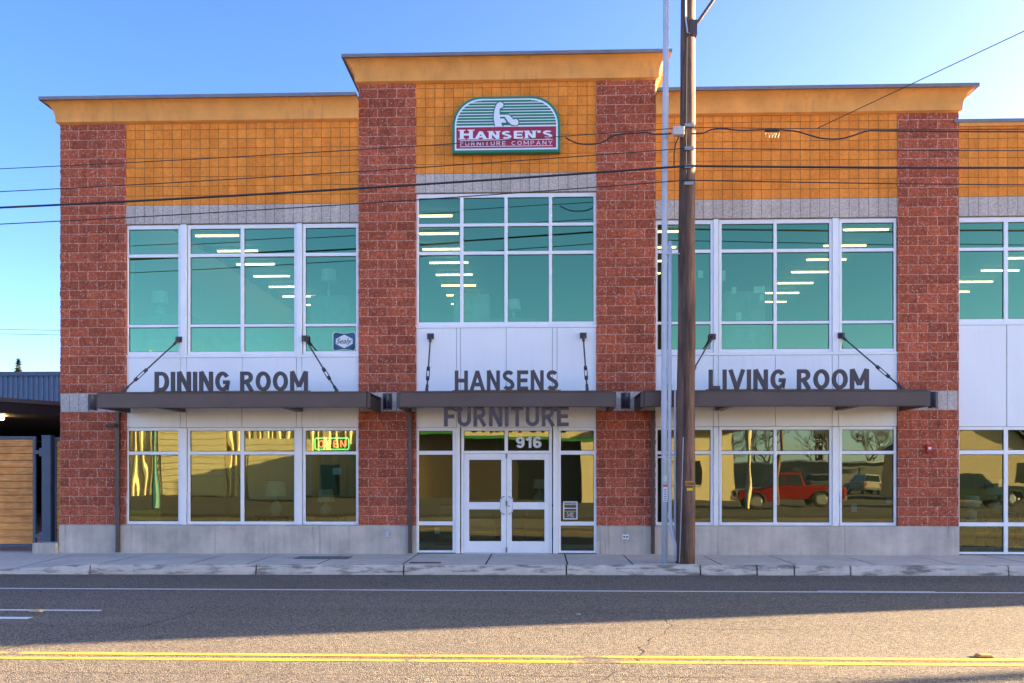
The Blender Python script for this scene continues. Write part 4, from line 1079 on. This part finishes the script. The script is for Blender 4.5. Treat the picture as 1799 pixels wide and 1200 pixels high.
cabinet('tall pale cupboard behind the living room upper window', x0, x1, 1.4, 1.8, 4.15, z1, 'cupboard', (.42,.44,.36), 2)
x, z = at_y(1707, 917, .9); zt = at_y(1707, 871, .9)[1]
table_lamp('large ceramic lamp with drum shade in the far right ground floor window', (x,.9,z), zt-z, .36, 1)
x2, _ = at_y(1690, 917, .9)
tb = thing('side_table', 'low side table under the ceramic lamp in the far right window', 'side table', (x,.9,0))
MB().box(-.4,.7,-.25,.25,z-.05,z).build('table_top', M['dk'], tb)
for a_, b_ in ((-.35,-.2),(.65,-.2),(-.35,.2),(.65,.2)): MB().box(a_-.025,a_+.025,b_-.025,b_+.025,.01,z-.05).build('leg', M['dk'], tb)
for (u, v0, v1, w_, lab) in ((485,905,845,.5,'glass table lamp inside the third dining room ground floor window'),(573,905,860,.4,'small lamp inside the window below the neon sign'),(948,886,842,.30,'slim lamp seen through the right entrance door'),(1750,900,842,.5,'cone shaded lamp deep in the far right ground floor window')):
    x, z = at_y(u, v0, 2.0); zt = at_y(u, v1, 2.0)[1]; table_lamp(lab, (x,2.0,z), zt-z, w_, 2)
    tb = thing('side_table', 'dark side table carrying the '+lab.split(' inside')[0].split(' seen')[0].split(' deep')[0]+' in the ground floor', 'side table', (x,2.0,0))
    MB().box(-.4,.4,-.3,.3,z-.04,z).build('table_top', M['dk'], tb)
    for a_, b_ in ((-.35,-.25),(.35,-.25),(-.35,.25),(.35,.25)): MB().box(a_-.025,a_+.025,b_-.025,b_+.025,.01,z-.04).build('leg', M['dk'], tb)
ch = thing('yellow_chair', 'bright yellow chair back low in the first dining room window', 'chair', (-8.1,.44,0))
M['yel'] = mat('yellow_upholstery', (.90,.52,.02), .7)
bevel(MB().box(-.35,.42,-.30,-.20,.42,.93).build('backrest', M['yel'], ch), .04, 3); bevel(MB().box(-.35,.42,-.19,.35,.38,.52).build('seat', M['yel'], ch), .03, 3)
for a_, b_ in ((-.3,-.22),(.37,-.22),(-.3,.3),(.37,.3)): MB().box(a_-.02,a_+.02,b_-.02,b_+.02,.01,.38).build('leg', M['dk'], ch)
ch = thing('sofa', 'cream sofa back seen low in the left entrance sidelight', 'sofa', (-1.55,1.6,0))
M['cream_f'] = mat('cream_upholstery', (.62,.50,.30), .8)
bevel(MB().box(-.2,1.1,-.12,.05,.35,.98).build('backrest', M['cream_f'], ch), .05, 3); bevel(MB().box(-.2,1.1,.06,.7,.2,.48).build('seat', M['cream_f'], ch), .04, 3)

# ------------------------------------------------------------------ ACROSS THE STREET (seen as reflections)
def brk(name, c, rib=None): return mat(name, c, .75, var=.08, vscale=.6)
M['yellowmetal'] = mat('pale_yellow_siding', (.66,.54,.30), .6, var=.06)
M['creamw'] = mat('cream_stucco', (.68,.56,.34), .85, var=.06)
M['dwin'] = mat('dark_shop_glass', (.02,.025,.02), .15)
wb = thing('warehouse', 'pale yellow ribbed warehouse across the street reflected in the dining room windows', 'warehouse', (-22,-48,0))
rb = MB(); x = -36.0
while x < -11.6:
    i = len(rb.v)
    for xx, dy in ((x,0),(x+.35,0),(x+.42,.12),(x+.55,.12),(x+.62,0)): rb.v += [(xx,-48+dy,-.1),(xx,-48+dy,7.4)]
    for k in range(4): rb.f.append((i+2*k+2, i+2*k, i+2*k+1, i+2*k+3))
    x += .62
rb.build('wall', M['yellowmetal'], wb)
MB().box(-36,-11.4,-60,-48.05,-.1,7.4).build('side_wall', M['yellowmetal'], wb); MB().box(-36.2,-11.2,-60,-47.8,7.4,7.7).build('roof', M['dk'], wb)
for x in (-26.5,-19.6):
    d_ = MB()
    for k in range(10): d_.prism([(-47.86,.0+.5*k),(-47.80,.0+.5*k),(-47.84,.48+.5*k),(-47.86,.48+.5*k)], x-2.6, x+2.6, 'yz')
    d_.build('roller_door', mat('roller_door_cream', (.70,.60,.36), .6), wb)
MB().box(-16.4,-15.2,-48,-47.8,0,2.3).build('door', mat('teal_door', (.05,.16,.15), .6), wb)
shift_children(wb)
cbld = thing('shop_building', 'low cream stucco shop with green stripe across the street reflected beside the entrance', 'shop', (2,-43,0))
def shopwall(a, b, z0, z1): return MB().box(a, b, -50, -43, z0, z1)
MB().box(-9.5,4.2,-50,-43,4.4,5.6).box(-9.5,-8.6,-50,-43,-.1,4.18).box(3.4,4.2,-50,-43,-.1,4.18).box(4.2,14.2,-50,-43,-.1,4.6).build('wall', M['creamw'], cbld)
MB().box(-9.5,4.2,-50,-42.9,4.18,4.4).build('green_band', mat('green_stripe', (.04,.22,.06), .6), cbld)
MB().box(-8.6,3.4,-44.4,-44.2,-.1,4.18).build('shop_front', mat('brown_shop_front', (.06,.045,.035), .5), cbld)
MB().box(3.9,14.6,-50.2,-42.6,4.6,4.85).build('roof', M['dk'], cbld)
for a, b, z0, z1 in ((5.0,6.4,0,2.9),(8.0,8.8,0,2.4),(10.2,11.9,1.0,2.6)):
    w_ = MB().box(a,b,-43.0,-42.94,z0,z1).build('window', M['dwin'], cbld); MB().box(a-.08,b+.08,-42.94,-42.9,z1,z1+.1).box(a-.08,b+.08,-42.94,-42.9,z0-.08,z0).build('trim', M['creamw'], w_)
shift_children(cbld)
hb = thing('house', 'small sided gable house across the street reflected in the far right windows', 'house', (31,-42,0))
M['siding'] = mat('tan_siding', (.42,.34,.22), .8, var=.1)
MB().prism([(-4,-.1),(5,-.1),(5,3.4),(.5,5.9),(-4,3.4)][::-1], -7, 0).build('wall', M['siding'], hb)
rf = MB()
for s_ in (-1, 1):
    a_, b_ = (.5, 6.05), (.5+s_*5.1, 3.2)
    rf.v += [(a_[0],.5,a_[1]),(b_[0],.5,b_[1]),(b_[0],-7.5,b_[1]),(a_[0],-7.5,a_[1]),(a_[0],.5,a_[1]+.15),(b_[0],.5,b_[1]+.15),(b_[0],-7.5,b_[1]+.15),(a_[0],-7.5,a_[1]+.15)]
    i = len(rf.v)-8
    for q in ((0,1,2,3),(4,7,6,5),(0,4,5,1),(2,6,7,3),(1,5,6,2)): rf.f.append(tuple(i+k for k in q))
rf.build('roof', M['dk'], hb)
for a in (-2.8, 2.4): MB().box(a, a+1.3, .0, .05, 1.0, 2.4).build('window', M['dwin'], hb)
gs = thing('grey_shed', 'long low grey storage shed behind the parked cars reflected in the living room windows', 'shed', (34,-76,0))
MB().box(-14,10,-6,0,-.1,2.9).build('wall', mat('grey_shed_wall', (.16,.17,.17), .8, var=.1), gs); MB().box(-14.3,10.3,-6.3,.4,2.9,3.1).build('roof', M['steel'], gs)
for k in range(5): MB().box(-12.5+4.4*k,-9.6+4.4*k,0,.04,0,2.4).build('door', mat('shed_door', (.11,.12,.12), .7), gs)
# trees over there
k = 0
for (x, y, H) in ((12,-92,11),(19,-98,12),(25,-95,10.5),(31,-100,12),(37,-94,11),(44,-98,12),(52,-92,11),(38,-60,9)):
    if k == 0: t0 = bare_tree((x,y,0), H, 'bare deciduous tree beyond the lot across the street', 11, 'bare trees across the street', depth=6); t0['baseH'] = H
    else:
        c_ = dup(t0); c_.location = (x,y,0); c_.rotation_euler = (0,0,k*1.3); c_.scale = (H/11,)*3
    k += 1
for j, (x, y, H, Wd) in enumerate(((9,-72,11,3.0),(46,-70,13,4.0),(58,-84,14,4.2),(-4,-84,12,3.5))):
    if j == 0: t1 = conifer((x,y,0), H, Wd, 'dark evergreen tree beyond the lot across the street', M['leaf2'], 21, 'evergreen trees across the street', 2600, .5)
    else: c_ = dup(t1); c_.location = (x,y,0); c_.scale = (Wd/3.0, Wd/3.0, H/11); c_.rotation_euler = (0,0,j)
sp_ = thing('light_mast', 'tall pale timber light mast across the street reflected beside the red pickup', 'light mast', (11.3,-26.5,0))
MB().tube([(0,0,0),(0,0,7.6)], [.15,.10], 12).build('pole', mat('pale_mast', (.52,.44,.28), .8), sp_); MB().tube([(0,0,7.3),(.6,.4,7.6)], .04, 6).build('arm', M['steel'], sp_)
tl_ = thing('light_pole', 'tall teal painted light pole across the street reflected in the first dining room window', 'light pole', (-18.3,-23,0))
MB().tube([(0,0,0),(0,0,7.6)], [.14,.10], 12).build('pole', mat('teal_paint', (.03,.14,.14), .4), tl_); MB().tube([(0,0,7.5),(.1,.9,7.6)], .05, 6).build('arm', M['steel'], tl_)
sp_ = thing('dark_pole', 'dark wooden pole across the street reflected over the red pickup', 'pole', (13.1,-27.0,0))
MB().tube([(0,0,0),(0,0,7.6)], [.15,.11], 12).build('pole', M['pole'], sp_); MB().box(-.2,.2,-.17,-.12,7.0,7.1).build('bracket', M['steel'], sp_)

# vehicles: side outlines extruded, front towards -x
M['tyre'] = mat('tyre_rubber', (.02,.02,.02), .8); M['rim'] = mat('alloy_rim', (.5,.5,.48), .3, .8); M['cglass'] = mat('car_glass', (.02,.03,.03), .08)
M['hl'] = mat('headlight_lens', (.8,.8,.75), .2); M['tl'] = mat('tail_light_lens', (.45,.02,.02), .3)
def vehicle(name, label, loc, rz, paintm, kind, group='vehicles parked across the street'):
    t = thing(name, label, 'pickup truck' if kind == 'pickup' else 'car', loc, rz, group)
    Lh = {'pickup':2.85,'suv':2.35,'sedan':2.3}[kind]; Wd = 1.9 if kind != 'sedan' else 1.78; wr = .40 if kind != 'sedan' else .33
    wx = (-Lh+.95, Lh-1.05); zb = .42 if kind != 'sedan' else .24; bz = 1.12 if kind != 'sedan' else .88
    def arch(xc): return [(xc-(wr+.08)*math.cos(math.pi*i/10), wr*.95+(wr+.08)*math.sin(math.pi*i/10)) for i in range(11)]
    low = [(-Lh,zb+.05)]+arch(wx[0])+arch(wx[1])+[(Lh,zb+.1),(Lh,bz),(Lh-.1,bz+.03),(-Lh+1.5,bz+.02),(-Lh+.25,bz-.08),(-Lh,bz-.22)]
    low = [(x, max(z, zb)) for x, z in low]
    mb = MB().prism(low, -Wd/2, Wd/2); body_ = mb.build('body', paintm, t); bevel(body_, .05, 3)
    cabs = {'pickup':[(-1.35,bz),(.95,bz),(.72,1.80),(.55,1.84),(-.50,1.83),(-.68,1.78)], 'suv':[(-1.15,bz),(2.25,bz),(2.05,1.74),(1.8,1.80),(-.30,1.80),(-.45,1.76)], 'sedan':[(-1.1,bz),(1.65,bz),(1.15,1.38),(.9,1.42),(-.15,1.42),(-.3,1.38)]}[kind]
    i = 0; c = MB(); zt = cabs[3][1]
    def wy(z): return Wd/2-.03-.16*(z-bz)/(zt-bz)
    n = len(cabs); c.v = [(x,-wy(z),z) for x, z in cabs]+[(x,wy(z),z) for x, z in cabs]
    c.f = [tuple(range(n)), tuple(range(2*n-1, n-1, -1))]+[(k, n+k, n+(k+1) % n, (k+1) % n) for k in range(n)]
    bevel(c.build('cab', paintm, t), .04, 3)
    a, b = cabs[0][0], cabs[1][0]; ta, tb_ = cabs[5][0], cabs[2][0]; mid = (ta+tb_)/2
    g = MB()
    for s in (-1, 1):
        for (p, q, p2, q2) in ((a+.25, mid-.04, ta+.12, mid-.04), (mid+.04, b-.14, mid+.04, tb_-.06)):
            z0, z1 = bz+.05, zt-.13; pts = [(p,z0),(q,z0),(q2,z1),(p2,z1)]
            Y = [s*(wy(z)+.012) for _, z in pts]
            r = [(x_, y_, z_) for (x_, z_), y_ in zip(pts, Y)]; g.quad(*(r if s < 0 else r[::-1]))
    e = .012; z0, z1 = bz+.06, zt-.12
    def lerpx(pA, pB, z): return pA[0]+(pB[0]-pA[0])*(z-pA[1])/(pB[1]-pA[1])
    A, B = cabs[0], cabs[5]; g.quad((lerpx(A,B,z0)-e-.02,wy(z0)-.1,z0),(lerpx(A,B,z0)-e-.02,-wy(z0)+.1,z0),(lerpx(A,B,z1)-e-.02,-wy(z1)+.08,z1),(lerpx(A,B,z1)-e-.02,wy(z1)-.08,z1))
    A, B = cabs[1], cabs[2]; g.quad((lerpx(A,B,z0)+e+.02,-wy(z0)+.1,z0),(lerpx(A,B,z0)+e+.02,wy(z0)-.1,z0),(lerpx(A,B,z1)+e+.02,wy(z1)-.08,z1),(lerpx(A,B,z1)+e+.02,-wy(z1)+.08,z1))
    g.build('car_windows', M['cglass'], t)
    if kind == 'pickup':
        MB().box(1.0,Lh-.08,-Wd/2+.1,Wd/2-.1,bz+.031,bz+.034).build('cargo_bed', M['black'], t)
    for x in wx:
        for s in (-1, 1):
            wh = MB().tube([(x,s*(Wd/2-.24),wr),(x,s*(Wd/2-.22),wr),(x,s*(Wd/2-.02),wr),(x,s*(Wd/2),wr)], [wr*.9,wr,wr,wr*.9], 24).build('wheel', M['tyre'], t)
            MB().tube([(x,s*(Wd/2-.0),wr),(x,s*(Wd/2+.012),wr)], [wr*.62,wr*.58], 20).build('rim', M['rim'], wh)
            fl = MB(); arc_ = [(x-(wr+.09)*math.cos(math.pi*q/10), wr*.95+(wr+.09)*math.sin(math.pi*q/10)) for q in range(11)]
            fl.tube([(p[0], s*(Wd/2+.01), p[1]) for p in arc_], .045, 6); fl.build('fender_flare', M['black'] if kind == 'pickup' else paintm, t)
    MB().box(-Lh-.08,-Lh+.05,-Wd/2+.05,Wd/2-.05,zb,zb+.24).build('front_bumper', M['rim'] if kind != 'sedan' else paintm, t)
    MB().box(Lh-.05,Lh+.09,-Wd/2+.05,Wd/2-.05,zb,zb+.22).build('rear_bumper', M['rim'] if kind != 'sedan' else paintm, t)
    MB().box(-Lh-.02,-Lh+.02,-.45,.45,bz-.45,bz-.18).build('grille', M['black'], t)
    for s in (-1, 1):
        MB().box(-Lh-.03,-Lh+.1,s*(Wd/2-.40),s*(Wd/2-.08),bz-.42,bz-.20).build('headlight', M['hl'], t)
        MB().box(Lh-.05,Lh+.02,s*(Wd/2-.20),s*(Wd/2-.04),bz-.38,bz-.08).build('tail_light', M['tl'], t)
        MB().box(a+.2,a+.33,s*(Wd/2),s*(Wd/2+.2),bz+.05,bz+.22).build('wing_mirror', paintm, t)
    return t
def carpaint(n, c): return mat(n, c, .25, .1)
vehicle('pickup_truck', 'bright red pickup truck parked across the street, reflected in the living room windows', (13.9,-28.8,-.1), 0, carpaint('red_car_paint', (.20,.008,.008)), 'pickup')
vehicle('sport_utility_car', 'silver utility car facing the store behind the red pickup in the reflection', (29.5,-60,-.1), R(90), carpaint('silver_car_paint', (.48,.47,.42)), 'suv')
vehicle('parked_car', 'pale cream sedan parked beside the silver utility car in the reflection', (33.4,-59,-.1), R(60), carpaint('cream_car_paint', (.66,.60,.46)), 'sedan')
vehicle('sport_utility_car', 'grey utility car just behind the bed of the red pickup in the reflection', (25.2,-58,-.1), R(100), carpaint('grey_car_paint', (.16,.18,.19)), 'suv')
vehicle('pickup_truck', 'dark green pickup truck reflected in the far right ground floor window', (24.0,-29.5,-.1), R(180), carpaint('dark_car_paint', (.015,.03,.025)), 'pickup')
vehicle('parked_car', 'dark blue sedan reflected at the right edge behind the dark pickup', (33.0,-33.5,-.1), R(180), carpaint('blue_car_paint', (.02,.05,.09)), 'sedan')
